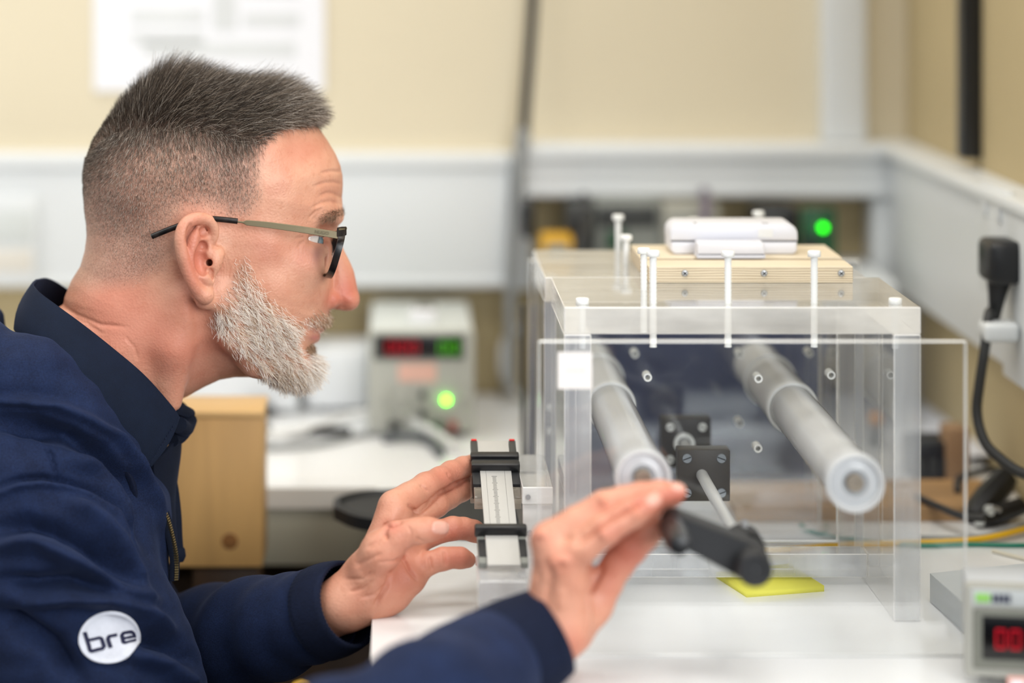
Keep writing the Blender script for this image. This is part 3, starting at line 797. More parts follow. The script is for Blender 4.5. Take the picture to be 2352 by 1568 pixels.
gbox('clamp_pad', .0110, .0165, Lg - .030, Lg - .010, -.006, .0012, M_dark)
A_tan = clear_mat('thick_clear_block', (.95, .945, .93), rough=.05, haze=.25, haze_col='F0E8DA', var=.1, vscale=30)
# far block and near block under the scale, standing on the bench
y0, y1 = 1.762, 1.780
bm = bmesh.new(); bm_box(bm, XP(1080, y0), XP(1197, y0), y0, y1, ZP(1156, y0), ZP(1066, y0) - .012, .0006, 1); from_bm('support_block', bm, [A_tan], ga)
y0, y1 = 1.632, 1.70
zt2 = (MG @ Vector((0, Lg - .002, -.004))).z
slab('support_block', XP(1099, y0), XP(1214, y0), y0, y1, TAB + .0005, zt2 - .001, A_tan, A_end, ga)
box('support_core', XP(1135, y0), XP(1185, y0), y0 + .01, y1 - .004, TAB + .001, TAB + .012, M_mgrey, ga)
# blocks joining gauge and box
slab('joining_block', .0868, BX0 - .0006, 1.72, 1.828, CAMZ - .3990, CAMZ - .3868, A_lid, A_edge, ga)
slab('joining_block', .0872, BX0 - .0008, 1.722, 1.82, CAMZ - .4260, CAMZ - .3994, A_tan, A_edge, ga)
slab('riser', .0880, BX0 - .001, 1.735, 1.80, TAB + .0005, CAMZ - .4264, A_clear, A_edge, ga)
for py in (1141, 1225):
    lathe('grub_screw', [(-.0008, 0), (-.0008, .0018), (.004, .0018)], P(1213 if py < 1200 else 1217, py, 1.7195), M_steel, ga, segs=14)
gbox('bridge_block', -.0165, .0165, .058, .072, -.010, -.0004, A_tan)
# ------------------------------------------------------------------ things on the bench by the right wall
# socket, plug and lead on the right wall
XW = XR - .031
def RW(px, py):      # point on the right dado plane
    D = XW * F / (px - CX); return P(px, py, D)
so = thing('wall_socket', RW(2290, 560), 'white double socket plate on the right-hand trunking above the black plug', 'socket')
c = RW(2300, 560)
box('plate', XW - .007, XW + .001, c.y - .045, c.y + .045, c.z - .042, c.z + .048, M_white_pl, so, .003)
for dy in (-.024, .024):
    box('rocker', XW - .0095, XW - .006, c.y + dy - .006, c.y + dy + .006, c.z + .02, c.z + .034, M_white_pl, so, .001)
pl = thing('mains_plug', RW(2285, 610), 'black mains plug in the socket on the right-hand trunking, its lead hanging down', 'plug')
c = P(2284, 612, 1.95)
bm = bmesh.new(); bm_box(bm, c.x - .009, c.x + .018, c.y - .022, c.y + .022, c.z - .012, c.z + .022, .006, 3)
bm_tube(bm, [c + Vector((0.004, 0, -.008)), c + Vector((.002, 0, -.024)), c + Vector((0, 0, -.042))], [.0105, .007, .0042], 14)
from_bm('plug_body', bm, M_black, pl)
a = c + Vector((0, 0, -.04))
tube('lead', [a, P(2272, 720, 1.94), P(2262, 800, 1.93), P(2250, 880, 1.93), P(2244, 950, 1.93), P(2262, 1015, 1.92), P(2300, 1055, 1.91), P(2345, 1085, 1.90), P(2400, 1100, 1.89)], .0042, M_wire_b, pl)
wb = thing('white_adaptor', P(2290, 760, 1.93), 'small white block hanging on the lead below the black plug', 'adaptor')
box('body', XP(2253, 1.935), XP(2334, 1.935), 1.922, 1.948, ZP(782, 1.935), ZP(738, 1.935), M_white_pl, wb, .004, 3)
rb = thing('white_conduit', P(2345, 640, 1.98), 'white moulded box on the trunking at the right edge of the view', 'conduit box')
box('body', XW - .006, XW, 1.90, 1.985, ZP(880, 1.95), ZP(480, 1.95), M_white_pl, rb, .004)
gl_ = thing('green_tag', P(2345, 468, 1.97), 'small green tag high on the right-hand trunking', 'tag')
box('plate', XW - .002, XW, 1.96, 2.0, ZP(480, 2.0), ZP(455, 2.0), M_wire_g, gl_, .0005)

def onb(px, py, D=None):
    """bench point under pixel"""
    D_ = H * F / (py - CY); return P(px, py, D_)
# white sheet by the wall
ws = tag(pyd('paper_sheet', [onb(2110, 905) + Vector((0, 0, .001)), onb(2180, 880) + Vector((-.01, 0, .0295)), onb(2335, 1075) + Vector((-.012, 0, .012)), onb(2120, 1060) + Vector((0, 0, .001))], [(0, 1, 2, 3)], M_paper), 'white paper sheet lying against the tan wall at the bench back', 'paper')
m_ = ws.modifiers.new('t', 'SOLIDIFY'); m_.thickness = .0006
# wood boards
bd = thing('wooden_board', onb(2200, 1180), 'pale wooden board lying on the bench behind the black clamp', 'board')
y0 = H * F / (1198 + 150)
M_bd = mat('board_wood', 'C79B66', .55, var=.35, vscale=9, stretch=(.6, 5, 5), detail=6)
box('board', XP(1690, y0), XR - .035, y0, y0 + .10, TAB, TAB + .012, M_bd, bd, .001)
bd2 = thing('wooden_board', (.47, 2.12, TAB), 'shorter darker wooden block standing near the right wall', 'board')
box('board', XP(2175, 2.1), XR - .037, 2.1, 2.13, TAB, ZP(985, 2.1), mat('board_wood_dark', 'A98560', .55, var=.3, vscale=9), bd2, .001)
# black modules
def mod(px0, px1, pyt, pyb, dep, label, m=M_black, extra=True):
    D = H * F / (pyb - CY)
    t = thing('black_module', (XP((px0 + px1) / 2, D), D, TAB), label, 'module')
    box('case', XP(px0, D), XP(px1, D), D, D + dep, TAB, ZP(pyt, D), m, t, .002)
    if extra:
        n = 3
        for k in range(n):
            a = px0 + (px1 - px0) * (k + .2) / n; b = px0 + (px1 - px0) * (k + .8) / n
            box('terminal', XP(a, D), XP(b, D), D - .003, D + .001, ZP(pyt + (pyb - pyt) * .75, D), ZP(pyt + (pyb - pyt) * .4, D), M_dgrey, t, .0006)
    return t
tq = mod(2100, 2186, 1018, 1108, .05, 'black module with grey terminals lying behind the right box wall')
mod(2338, 2420, 1030, 1082, .04, 'black module cut by the right edge of the view', extra=False)
# black clamp / connector
ck = thing('spring_clamp', onb(2280, 1205), 'black plastic clamp leaning on the wooden board, right of the test box', 'clamp')
a = onb(2235, 1205); a.z += .006
b = P(2310, 1100, a.y + .04)
bm = bmesh.new(); bm_tube(bm, [a, a.lerp(b, .15), a.lerp(b, .5), b], [.008, .0115, .0125, .0105], 8); from_bm('jaw', bm, M_black, ck, True, 40)
a2 = onb(2248, 1212); a2.z += .0055; b2 = onb(2345, 1196); b2.z += .012
bm = bmesh.new(); bm_tube(bm, [a2, a2.lerp(b2, .3), b2], [.0055, .0085, .0075], 8); from_bm('jaw', bm, M_black, ck, True, 40)
lathe('pivot', [(-.006, 0), (-.006, .003), (.006, .003), (.006, 0)], P(2272, 1172, a.y - .012), M_grey_pl, ck, segs=16)
tube('spring', [P(2262, 1180, a.y - .008), P(2275, 1165, a.y - .012), P(2296, 1172, a.y - .008)], .002, M_steel, ck)
lathe('tip', [(-.003, 0), (-.003, .004), (.003, .004), (.003, 0)], onb(2243, 1207) + Vector((0, -.01, .006)), M_grey_pl, ck, 'Z', segs=14)

def wire(pts, r, m, label, n=8, flat=True):
    q = []
    for px, py, lift in pts:
        D_ = (H - r - lift) * F / (py - CY); q.append(P(px, py, D_))
    return tag(tube('loose_cable', q, r, m, None, 8, n), label, 'cable')
wire([(1620, 1262, 0), (1800, 1262, 0), (1950, 1250, 0), (2110, 1246, 0), (2230, 1240, .001), (2310, 1226, .003), (2420, 1196, .004)], .0024, M_wire_y, 'yellow cable running along the bench behind the test box')
wire([(1840, 1205, 0), (1862, 1220, 0), (1950, 1238, 0), (2110, 1252, 0), (2230, 1250, 0), (2330, 1252, 0), (2420, 1250, 0)], .0018, M_wire_g, 'green cable running beside the yellow cable')
wire([(2112, 1235, 0), (2230, 1235, .001), (2300, 1222, .003), (2400, 1190, .004)], .0022, M_wire_gy, 'grey cable running just behind the yellow cable')
wire([(2200, 1130, .01), (2202, 1100, .012), (2240, 1085, .012), (2300, 1078, .012), (2400, 1080, .012)], .003, M_wire_b, 'black cable lying over the wooden board near the wall')
wire([(2105, 1140, .012), (2160, 1165, .012), (2210, 1185, .012), (2260, 1190, .012)], .003, M_wire_b, 'black cable crossing the front of the wooden board')
wire([(2280, 1265, 0), (2340, 1280, 0), (2420, 1300, 0)], .0016, mat('tan_cable', 'D9D2C0', .5), 'thin pale cable lying behind the digital meter')
ob = thing('orange_lamp', onb(2012, 985), 'small orange round indicator lying far back on the bench', 'indicator')
c = P(2012, 962, 2.25)
lathe('dome', [(-.006, 0), (-.005, .004), (0, .006), (.006, .006)], c, mat('orange_plastic', 'E8A040', .4), ob, segs=20)
box('base', c.x - .006, c.x + .006, c.y + .001, c.y + .012, TAB, c.z - .002, M_mgrey, ob, .001)

# flat grey case behind the digital meter
fc = thing('flat_case', P(2180, 1382, 1.73), 'low pale grey case beside the digital meter', 'case')
D = 1.73
M_fc = mat('pale_blue_grey', 'C7CCCF', .45, var=.04)
bm = bmesh.new()
z0, z1 = TAB + .0005, ZP(1316, D)
q = [(XP(2136, D), D), (XP(2400, D), D + .03), (XP(2400, 1.56), 1.60), (.3805, 1.60), (.3795, 1.665)]
lo = [bm.verts.new((x, y, z0)) for x, y in q]; hi = [bm.verts.new((x, y, z1)) for x, y in q]
bm.faces.new(lo); bm.faces.new(list(reversed(hi)))
for i in range(5): bm.faces.new((lo[i], lo[(i + 1) % 5], hi[(i + 1) % 5], hi[i]))
from_bm('shell', bm, M_fc, fc, False)
# digital meter at the lower right
dm = thing('digital_meter', P(2290, 1480, 1.5), 'grey digital meter with red digits at the lower right', 'digital meter')
yaw = math.radians(-9)
c0 = P(2216, 1342, 1.535)         # top-left corner of the front
MD = Matrix.Translation((c0.x, c0.y, TAB)) @ Matrix.Rotation(yaw, 4, 'Z')
hm = c0.z - TAB
def dbox(name, u0, u1, v0, v1, w0, w1, m, bevel=.001, par=dm):
    bm = bmesh.new(); bm_box(bm, u0, u1, v0, v1, w0, w1, bevel, 2, MD); return from_bm(name, bm, m, par)
M_dm = mat('meter_grey', 'A9A8A0', .5, var=.05, vscale=30)
M_dm2 = mat('meter_bezel', '77786F', .5, var=.05, vscale=30)
dbox('front_frame', 0, .13, 0, .012, 0.006, hm, M_dm, .0025)
dbox('cabinet', .002, .128, .011, .055, 0.0265 if False else .0265, hm - .002, mat('meter_cover', 'C9CCCF', .45, var=.05), .002)
dbox('title_strip', .0045, .127, -.0006, .001, hm - .0125, hm - .0025, mat('meter_strip', 'C2C7C8', .5), .0003)
dbox('brand_patch', .0065, .0155, -.0010, .001, hm - .0105, hm - .0048, mat('lime_patch', '8FCB62', .5), .0002)
bm = bmesh.new()
for k in range(4): bm_box(bm, .0165 + k * .0030, .0188 + k * .0030, -.0011, .0, hm - .0104, hm - .0050, 0, 1, MD)
from_bm('title_letter', bm, mat('navy_print', '33384E', .5), dm)
dbox('bezel', .0050, .126, -.002, .001, hm - .052, hm - .0145, M_dm2, .0012)
dbox('display_window', .0105, .124, -.0026, .001, hm - .0455, hm - .0185, M_screen, .0006)
seven_seg('red_digit', '00', MD @ Vector((.0185, -.0029, hm - .0385)), MD.to_3x3() @ Vector((1, 0, 0)), (0, 0, 1), .0062, .0125, M_red_d, dm)
seven_seg('red_digit', '8', MD @ Vector((.040, -.0029, hm - .0385)), MD.to_3x3() @ Vector((1, 0, 0)), (0, 0, 1), .0062, .0125, M_red_d, dm)
dbox('pink_label', .026, .06, -.0008, .001, hm - .075, hm - .056, mat('pink_label', 'EBAFA2', .6), .0002)
dbox('pink_label_patch', .028, .036, -.0012, .001, hm - .064, hm - .058, M_paper, .0002)
bm = bmesh.new(); bm_box(bm, .04, .10, .013, .035, hm - .0019, hm - .0012, 0, 1, MD); from_bm('blue_print', bm, mat('blue_print', 'A9B8DE', .6), dm)
for u in (.01, .11):
    dbox('foot', u, u + .01, .02, .03, 0, .0275, M_black, .001)
# yellow hose near the floor
yh = tag(tube('yellow_hose', [Vector((XP(620, 1.9), 1.9, ZP(1800, 1.9))), Vector((XP(652, 1.9), 1.9, ZP(1640, 1.9))), Vector((XP(692, 1.9), 1.9, ZP(1578, 1.9))), Vector((XP(728, 1.9), 1.9, ZP(1640, 1.9))), Vector((XP(742, 1.9), 1.9, ZP(1800, 1.9))), Vector((XP(742, 1.9), 1.9, .3)), Vector((XP(742, 1.9), 1.9, .007))], .006, M_wire_y, smooth_path=True), 'yellow hose looping under the bench below the left sleeve', 'hose')
# ------------------------------------------------------------------ sculpting helpers: a body is grown as one field and skinned
def surf_nets(A, org, h):
    """naive surface nets: A<0 inside -> verts, quads"""
    S = A < 0
    nx, ny, nz = A.shape
    cnt = np.zeros((nx - 1, ny - 1, nz - 1), np.int8)
    for i in (0, 1):
        for j in (0, 1):
            for k in (0, 1):
                cnt += S[i:nx - 1 + i, j:ny - 1 + j, k:nz - 1 + k]
    act = (cnt > 0) & (cnt < 8); del cnt
    I, J, K = np.nonzero(act)
    idx = np.full(act.shape, -1, np.int32); idx[I, J, K] = np.arange(len(I))
    c = {}
    for i in (0, 1):
        for j in (0, 1):
            for k in (0, 1): c[i, j, k] = A[I + i, J + j, K + k].astype(np.float64)
    acc = np.zeros((len(I), 3)); n = np.zeros(len(I))
    for a in c:
        for ax in range(3):
            if a[ax] == 0:
                b = list(a); b[ax] = 1; b = tuple(b)
                va, vb = c[a], c[b]; m = (va < 0) != (vb < 0)
                t = np.where(m, va / np.where(m, va - vb, 1), 0)
                p = np.zeros((len(I), 3)); p[:] = a; p[:, ax] += t
                acc += p * m[:, None]; n += m
    V = (np.stack([I, J, K], 1) + acc / n[:, None]) * h + np.array(org)
    Q = []
    for ax in range(3):
        sl0 = [slice(None)] * 3; sl1 = [slice(None)] * 3
        sl0[ax] = slice(0, -1); sl1[ax] = slice(1, None)
        s0, s1 = S[tuple(sl0)], S[tuple(sl1)]
        E = s0 != s1
        a1, a2 = [(1, 2), (2, 0), (0, 1)][ax]
        g = np.stack(np.nonzero(E), 1)
        ok = (g[:, a1] > 0) & (g[:, a2] > 0) & (g[:, a1] < A.shape[a1] - 1) & (g[:, a2] < A.shape[a2] - 1)
        g = g[ok]; inside0 = s0[tuple(g.T)]
        def cell(d1, d2):
            q = g.copy(); q[:, a1] -= d1; q[:, a2] -= d2
            return idx[tuple(q.T)]
        q = np.stack([cell(1, 1), cell(0, 1), cell(0, 0), cell(1, 0)], 1)
        q[~inside0] = q[~inside0][:, ::-1]
        Q.append(q)
    Q = np.concatenate(Q)
    return V, Q

class Field:
    """signed field on a grid in (u, v, w): u,v = frame pixels at the reference depth, w towards the camera, same unit"""
    def __init__(s, lo, hi, h, D0, tx=0.0, tz=0.0):
        s.lo = np.array(lo, float); s.h = h; s.D0 = D0; s.s = D0 / F; s.tx = tx; s.tz = tz   # tx, tz: lean of the w axis
        s.n = np.ceil((np.array(hi) - s.lo) / h).astype(int) + 1
        s.A = np.full(tuple(s.n), 60.0, np.float32)
    def L(s, p):
        """frame pixel + w -> u, v, w"""
        k = 1 - p[2] * s.s / s.D0
        return np.array([CX + (p[0] - CX) * k - p[2] * s.tx, CY + (p[1] - CY) * k + p[2] * s.tz, p[2]], float)
    def win(s, lo, hi):
        a = np.maximum(np.floor((np.array(lo) - s.lo) / s.h).astype(int), 0)
        b = np.minimum(np.ceil((np.array(hi) - s.lo) / s.h).astype(int) + 1, s.n)
        if np.any(b <= a): return None
        sl = tuple(slice(x, y) for x, y in zip(a, b))
        ax = [(s.lo[i] + s.h * np.arange(a[i], b[i])).astype(np.float32) for i in range(3)]
        return sl, ax[0][:, None, None], ax[1][None, :, None], ax[2][None, None, :]
    def put(s, sl, d, op, k):
        a = s.A[sl]
        if op == 'add':
            hh = np.maximum(k - np.abs(a - d), 0) / k
            s.A[sl] = np.minimum(a, d) - hh * hh * k * .25
        else:
            d = -d; hh = np.maximum(k - np.abs(a - d), 0) / k
            s.A[sl] = np.maximum(a, d) + hh * hh * k * .25
    def cap(s, p, q, r0, r1, k=12, op='add', flat=None):
        """tapered capsule between two (px, py, w) points"""
        p, q = s.L(p), s.L(q)
        m = max(r0, r1) + k * 1.5 + 4
        g = s.win(np.minimum(p, q) - m, np.maximum(p, q) + m)
        if g is None: return
        sl, X, Y, Z = g
        d = q - p; L2 = max(float(d @ d), 1e-6)
        t = ((X - p[0]) * d[0] + (Y - p[1]) * d[1] + (Z - p[2]) * d[2]) / L2
        t = np.clip(t, 0, 1)
        D = np.sqrt((X - p[0] - t * d[0]) ** 2 + (Y - p[1] - t * d[1]) ** 2 + (Z - p[2] - t * d[2]) ** 2) - (r0 + t * (r1 - r0))
        s.put(sl, D, op, k)
    def schain(s, pts, k=10, op='add', n=4):
        """chain along a smooth curve; radius is the fourth number"""
        a = [Vector((*q,)) for q in [(x[0], x[1], x[2]) for x in pts]]; c = spline(a, n)
        r = np.interp(np.linspace(0, len(pts) - 1, len(c)), range(len(pts)), [x[3] for x in pts])
        s.chain([(*c[i], r[i]) for i in range(len(c))], k, op)
    def chain(s, pts, k=10, op='add'):
        for a, b in zip(pts, pts[1:]): s.cap(a[:3], b[:3], a[3], b[3], k, op)
    def ell(s, c, r, k=10, op='add', rot=0.0, raw=False):
        """ellipsoid at (px, py, w); rot turns it in the picture plane"""
        c = np.array(c, float) if raw else s.L(c)
        m = max(r) + k * 1.5 + 4
        g = s.win(c - m, c + m)
        if g is None: return
        sl, X, Y, Z = g
        X = X - c[0]; Y = Y - c[1]; Z = Z - c[2]
        if rot:
            cs, sn = math.cos(rot), math.sin(rot); X, Y = X * cs + Y * sn, -X * sn + Y * cs
        X, Y, Z = np.broadcast_arrays(X, Y, Z)
        k0 = np.sqrt((X / r[0]) ** 2 + (Y / r[1]) ** 2 + (Z / r[2]) ** 2)
        k1 = np.sqrt((X / r[0] ** 2) ** 2 + (Y / r[1] ** 2) ** 2 + (Z / r[2] ** 2) ** 2) + 1e-6
        s.put(sl, np.where(k0 < .05, -min(r), k0 * (k0 - 1) / k1), op, k)
    def mesh(s):
        V, Q = surf_nets(s.A, s.lo, s.h); return V, Q
    def smooth(s, V, Q, it=1, lam=.5):
        e = np.concatenate([Q[:, [0, 1]], Q[:, [1, 2]], Q[:, [2, 3]], Q[:, [3, 0]]])
        for _ in range(it):
            acc = np.zeros_like(V); cnt = np.zeros(len(V))
            for a, b in ((0, 1), (1, 0)):
                for ax in range(3): acc[:, ax] += np.bincount(e[:, a], V[e[:, b], ax], len(V))
                cnt += np.bincount(e[:, a], minlength=len(V))
            V = V + lam * (acc / np.maximum(cnt, 1)[:, None] - V)
        return V
    def world(s, V):
        o = np.empty_like(V)
        o[:, 0] = (V[:, 0] - CX) * s.s + V[:, 2] * s.s * s.tx; o[:, 1] = s.D0 - V[:, 2] * s.s; o[:, 2] = CAMZ - (V[:, 1] - CY) * s.s + V[:, 2] * s.s * s.tz
        return o
    def mirror(s, p, near=False):
        """twin of world points on the other side of the plane w = 0 (near: only far points move)"""
        p = np.array(p, float); q = p.reshape(-1, 3).copy(); w_ = s.D0 - q[:, 1]
        if near: w_ = np.where(w_ < 0, w_, 0)
        q[:, 0] -= 2 * w_ * s.tx; q[:, 1] += 2 * w_; q[:, 2] -= 2 * w_ * s.tz
        return q.reshape(p.shape)
def to_px(Wd):
    """world -> frame pixel"""
    return np.stack([CX + Wd[:, 0] * F / Wd[:, 1], CY + (CAMZ - Wd[:, 2]) * F / Wd[:, 1]], 1)
def unpx(F_, p):
    u = F_.L(p); return Vector(F_.world(u[None])[0])

def poly_sd(poly, X, Y):
    """signed distance (positive inside) from points to a closed polygon"""
    P_ = np.array(poly, np.float32); Q_ = np.roll(P_, -1, 0)
    best = np.full(X.shape, 1e9, np.float32); ins = np.zeros(X.shape, bool)
    for (ax, ay), (bx, by) in zip(P_, Q_):
        dx, dy = bx - ax, by - ay
        t = np.clip(((X - ax) * dx + (Y - ay) * dy) / (dx * dx + dy * dy + 1e-9), 0, 1)
        best = np.minimum(best, (X - ax - t * dx) ** 2 + (Y - ay - t * dy) ** 2)
        c = (ay > Y) != (by > Y)
        ins ^= c & (X < (bx - ax) * (Y - ay) / (by - ay + 1e-12) + ax)
    d = np.sqrt(best); return np.where(ins, d, -d)

def rbf(pts, X, Y, pw=2.2):
    """inverse-distance blend of control values"""
    num = 0; den = 0
    for px, py, v in pts:
        w_ = 1.0 / (((X - px) ** 2 + (Y - py) ** 2) / 3600.0 + .15) ** (pw / 2 * 1.4)
        num = num + w_ * v; den = den + w_
    return num / den

def polyline_d(pts, x, y):
    """distance of points (x,y) to an open polyline and the parameter 0..1 along it"""
    best = np.full(x.shape, 1e9); tt = np.zeros(x.shape)
    n = len(pts) - 1
    for i in range(n):
        (ax, ay), (bx, by) = pts[i], pts[i + 1]
        dx, dy = bx - ax, by - ay
        t = np.clip(((x - ax) * dx + (y - ay) * dy) / (dx * dx + dy * dy + 1e-9), 0, 1)
        d = (x - ax - t * dx) ** 2 + (y - ay - t * dy) ** 2
        m = d < best; best[m] = d[m]; tt[m] = (i + t[m]) / n
    return np.sqrt(best), tt

def outward(V, Q):
    c = V.mean(0); a = V[Q[:, 0]] - c; b = V[Q[:, 1]] - c; d = V[Q[:, 2]] - c
    return Q if np.einsum('ij,ij->i', a, np.cross(b, d)).sum() > 0 else Q[:, ::-1].copy()

def normals(V, Q):
    a = V[Q[:, 2]] - V[Q[:, 0]]; b = V[Q[:, 3]] - V[Q[:, 1]]
    fn = np.cross(a, b); N = np.zeros_like(V)
    for c in range(4):
        for ax in range(3): N[:, ax] += np.bincount(Q[:, c], fn[:, ax], len(V))
    return N / (np.linalg.norm(N, axis=1)[:, None] + 1e-12)

def np_mesh(name, V, Q, m, parent=None, attrs=None, smooth=True):
    me = bpy.data.meshes.new(name)
    me.vertices.add(len(V)); me.vertices.foreach_set('co', np.ascontiguousarray(V, np.float32).ravel())
    Q = np.asarray(Q, np.int32); k = Q.shape[1]
    me.loops.add(len(Q) * k); me.loops.foreach_set('vertex_index', Q.ravel())
    me.polygons.add(len(Q)); me.polygons.foreach_set('loop_start', np.arange(0, len(Q) * k, k, dtype=np.int32))
    try: me.polygons.foreach_set('loop_total', np.full(len(Q), k, np.int32))
    except Exception: pass
    me.update(calc_edges=True)
    for an, arr in (attrs or {}).items():
        at = me.attributes.new(an, 'FLOAT', 'POINT'); at.data.foreach_set('value', np.ascontiguousarray(arr, np.float32))
    return link(name, me, m, parent, smooth)

def hair_obj(name, pts, rad, tint, m, parent):
    """pts: (n strands, k points, 3)"""
    n, k, _ = pts.shape
    hc_ = bpy.data.hair_curves.new(name)
    hc_.add_curves([k] * n)
    hc_.attributes['position'].data.foreach_set('vector', np.ascontiguousarray(pts, np.float32).ravel())
    ra = hc_.attributes.get('radius') or hc_.attributes.new('radius', 'FLOAT', 'POINT')
    ra.data.foreach_set('value', np.ascontiguousarray(rad, np.float32).ravel())
    ta = hc_.attributes.new('tint', 'FLOAT', 'CURVE'); ta.data.foreach_set('value', np.ascontiguousarray(tint, np.float32))
    hc_.materials.append(m)
    o = bpy.data.objects.new(name, hc_); COL.objects.link(o)
    o.parent = parent; o.matrix_parent_inverse = parent.matrix_basis.inverted()
    o['kind'] = 'stuff'
    return o

def hair_mat(name, stops, rough=.42):
    m = bpy.data.materials.new(name); nt, N, L = nodes_of(m); b = N['Principled BSDF']
    at = N.new('ShaderNodeAttribute'); at.attribute_name = 'tint'
    r = N.new('ShaderNodeValToRGB'); e = r.color_ramp
    e.elements[0].position = stops[0][0]; e.elements[0].color = lin(stops[0][1])
    e.elements[1].position = stops[-1][0]; e.elements[1].color = lin(stops[-1][1])
    for p_, c_ in stops[1:-1]:
        x = e.elements.new(p_); x.color = lin(c_)
    L.new(at.outputs['Fac'], r.inputs[0]); L.new(r.outputs[0], b.inputs['Base Color'])
    b.inputs['Roughness'].default_value = rough; b.inputs['Specular IOR Level'].default_value = .45
    return m
# ------------------------------------------------------------------ the man: head and neck
man = thing('person', (XP(60, 1.82), 1.82, .55), 'bearded man in navy hooded top bending towards the test box, turning its crank', 'person')
HF = Field((84, 150, 0), (846, 1010, 330), 2.5, 1.82, .0736, .119)
base_poly = [(732, 293), (752, 322), (771, 354), (782, 380), (786.5, 401), (787.5, 421), (786, 453), (787, 479), (786, 489), (782, 503), (776, 516), (770, 530), (766, 560), (765, 610), (763, 660), (760, 695),
             (756, 714), (755, 730), (752, 742), (746, 751), (743, 758), (735, 763.5), (733, 766), (735, 772), (733, 778), (727, 785), (719, 791), (714, 799), (714, 812), (716, 824), (715, 842), (707, 857), (690, 867), (660, 873), (630, 871), (602, 867),
             (570, 866), (540, 866), (505, 872), (470, 888), (432, 909), (392, 928), (385, 1000), (200, 1000), (110, 880), (100, 760), (133, 706), (146, 697), (147.5, 684), (163, 645), (184, 612), (194, 577), (199, 541), (197.5, 513), (194, 488), (191, 441), (192, 400),
             (199, 362), (215, 322), (245, 283), (285, 245), (330, 222), (380, 208), (430, 206), (480, 207), (540, 211), (600, 220), (650, 232), (690, 252), (714, 272)]
nose_poly = [(774, 505), (776, 528), (779, 543), (784, 558), (790, 574), (799.5, 592), (807, 608), (812.5, 621), (817, 641), (821, 662), (825.5, 680), (824.8, 693), (819, 705), (808, 712), (795, 714), (782, 712.5), (768, 709.5), (748, 712), (728, 705), (724, 680), (735, 640), (748, 600), (754, 560), (757, 520)]
sl, X, Y, Z = HF.win(HF.lo, HF.lo + HF.n * HF.h)
X2, Y2 = np.broadcast_arrays(X[:, :, 0], Y[:, :, 0])
s1 = poly_sd(base_poly, X2, Y2)
Wm = rbf([(430, 340, 240), (300, 400, 236), (600, 330, 222), (700, 340, 205), (640, 440, 216), (740, 440, 205), (460, 560, 226), (600, 560, 214), (700, 560, 208), (640, 640, 206), (730, 640, 196), (600, 740, 192), (520, 700, 200), (720, 740, 165), (690, 830, 150), (640, 840, 160), (560, 810, 172), (230, 560, 196), (250, 680, 190), (180, 760, 185), (330, 720, 186), (420, 820, 172), (480, 860, 150), (330, 900, 185), (200, 900, 200)], X2, Y2)
Rm = rbf([(430, 340, 235), (250, 400, 225), (640, 360, 225), (740, 420, 215), (700, 560, 200), (730, 640, 185), (720, 740, 165), (690, 830, 120), (600, 800, 165), (500, 800, 185), (400, 850, 185), (200, 700, 170), (330, 800, 190), (460, 560, 230)], X2, Y2)
t = s1 / Rm
d2 = np.where(t > 1, Wm ** 2, np.where(t > 0, Wm ** 2 * (2 * t - t * t), Wm ** 2 * 2 * t)).astype(np.float32)
def to_sdf(d2, wmin):
    G = Z ** 2 - d2[:, :, None]
    dd = np.sqrt(np.maximum(d2, wmin ** 2))[:, :, None]
    gu, gv = np.gradient(d2, HF.h)
    gm = np.sqrt(gu ** 2 + gv ** 2)[:, :, None]
    return np.clip(G / np.sqrt(np.maximum(4 * Z ** 2, 0) + np.minimum(gm, 6 * dd) ** 2 + 50), -60, 60)
HF.A[:] = to_sdf(d2, 12)
# nose
s2 = poly_sd(nose_poly, X2, Y2)
Wn = np.interp(Y2, [500, 545, 590, 630, 665, 690, 715], [19, 20, 27, 33, 39, 43, 40])
t = s2 / 44.0
dn = np.where(t > 1, Wn ** 2, np.where(t > 0, Wn ** 2 * (2 * t - t * t), Wn ** 2 * 2 * t)).astype(np.float32)
HF.put(sl, to_sdf(dn, 8), 'add', 20)
HF.ell((754, 688, 36), (27, 22, 20), 10)                              # wing of the nose
HF.ell((806, 690, 8), (18, 20, 26), 10)                               # tip
HF.ell((787, 709, 33), (10, 6.5, 13), 3, 'sub')                          # nostril
HF.schain([(744, 656, 52, 3), (730, 670, 60, 5), (727, 688, 60, 6), (734, 706, 52, 5)], 9, 'sub')               # crease round the wing
HF.cap((726, 712, 70), (700, 748, 88), 3, 4, 16, 'sub')               # fold to the mouth corner
# brow, socket, lids
HF.cap((770, 497, 45), (728, 488, 118), 20, 16, 26)
HF.ell((757, 540, 96), (40, 27, 56), 18, 'sub')
HF.ell((722, 556, 128), (22, 18, 26), 16, 'sub')
EC = HF.L((700, 550, 94))                                   # eyeball centre
HF.ell(EC, (41, 39, 41), 12, raw=True)
HF.ell(EC + [27, 1, 26], (24, 9.5, 36), 4, 'sub', rot=.12, raw=True)
HF.ell((737, 590, 82), (16, 30, 24), 20, 'sub', rot=.35)
HF.cap((742, 577, 92), (708, 572, 130), 10, 10, 18)                   # bag under the eye
HF.ell((690, 612, 132), (48, 34, 34), 40)                             # cheekbone
# mouth
HF.cap((738, 764.5, 0), (724, 763, 46), 2.6, 2.8, 5, 'sub'); HF.cap((724, 763, 46), (705, 760, 80), 2.8, 3.2, 5, 'sub')
HF.cap((725, 777, 0), (716, 774, 48), 10, 8, 12); HF.cap((738, 757, 0), (722, 757, 52), 7, 6, 10)
HF.ell((690, 842, 30), (30, 28, 50), 26)
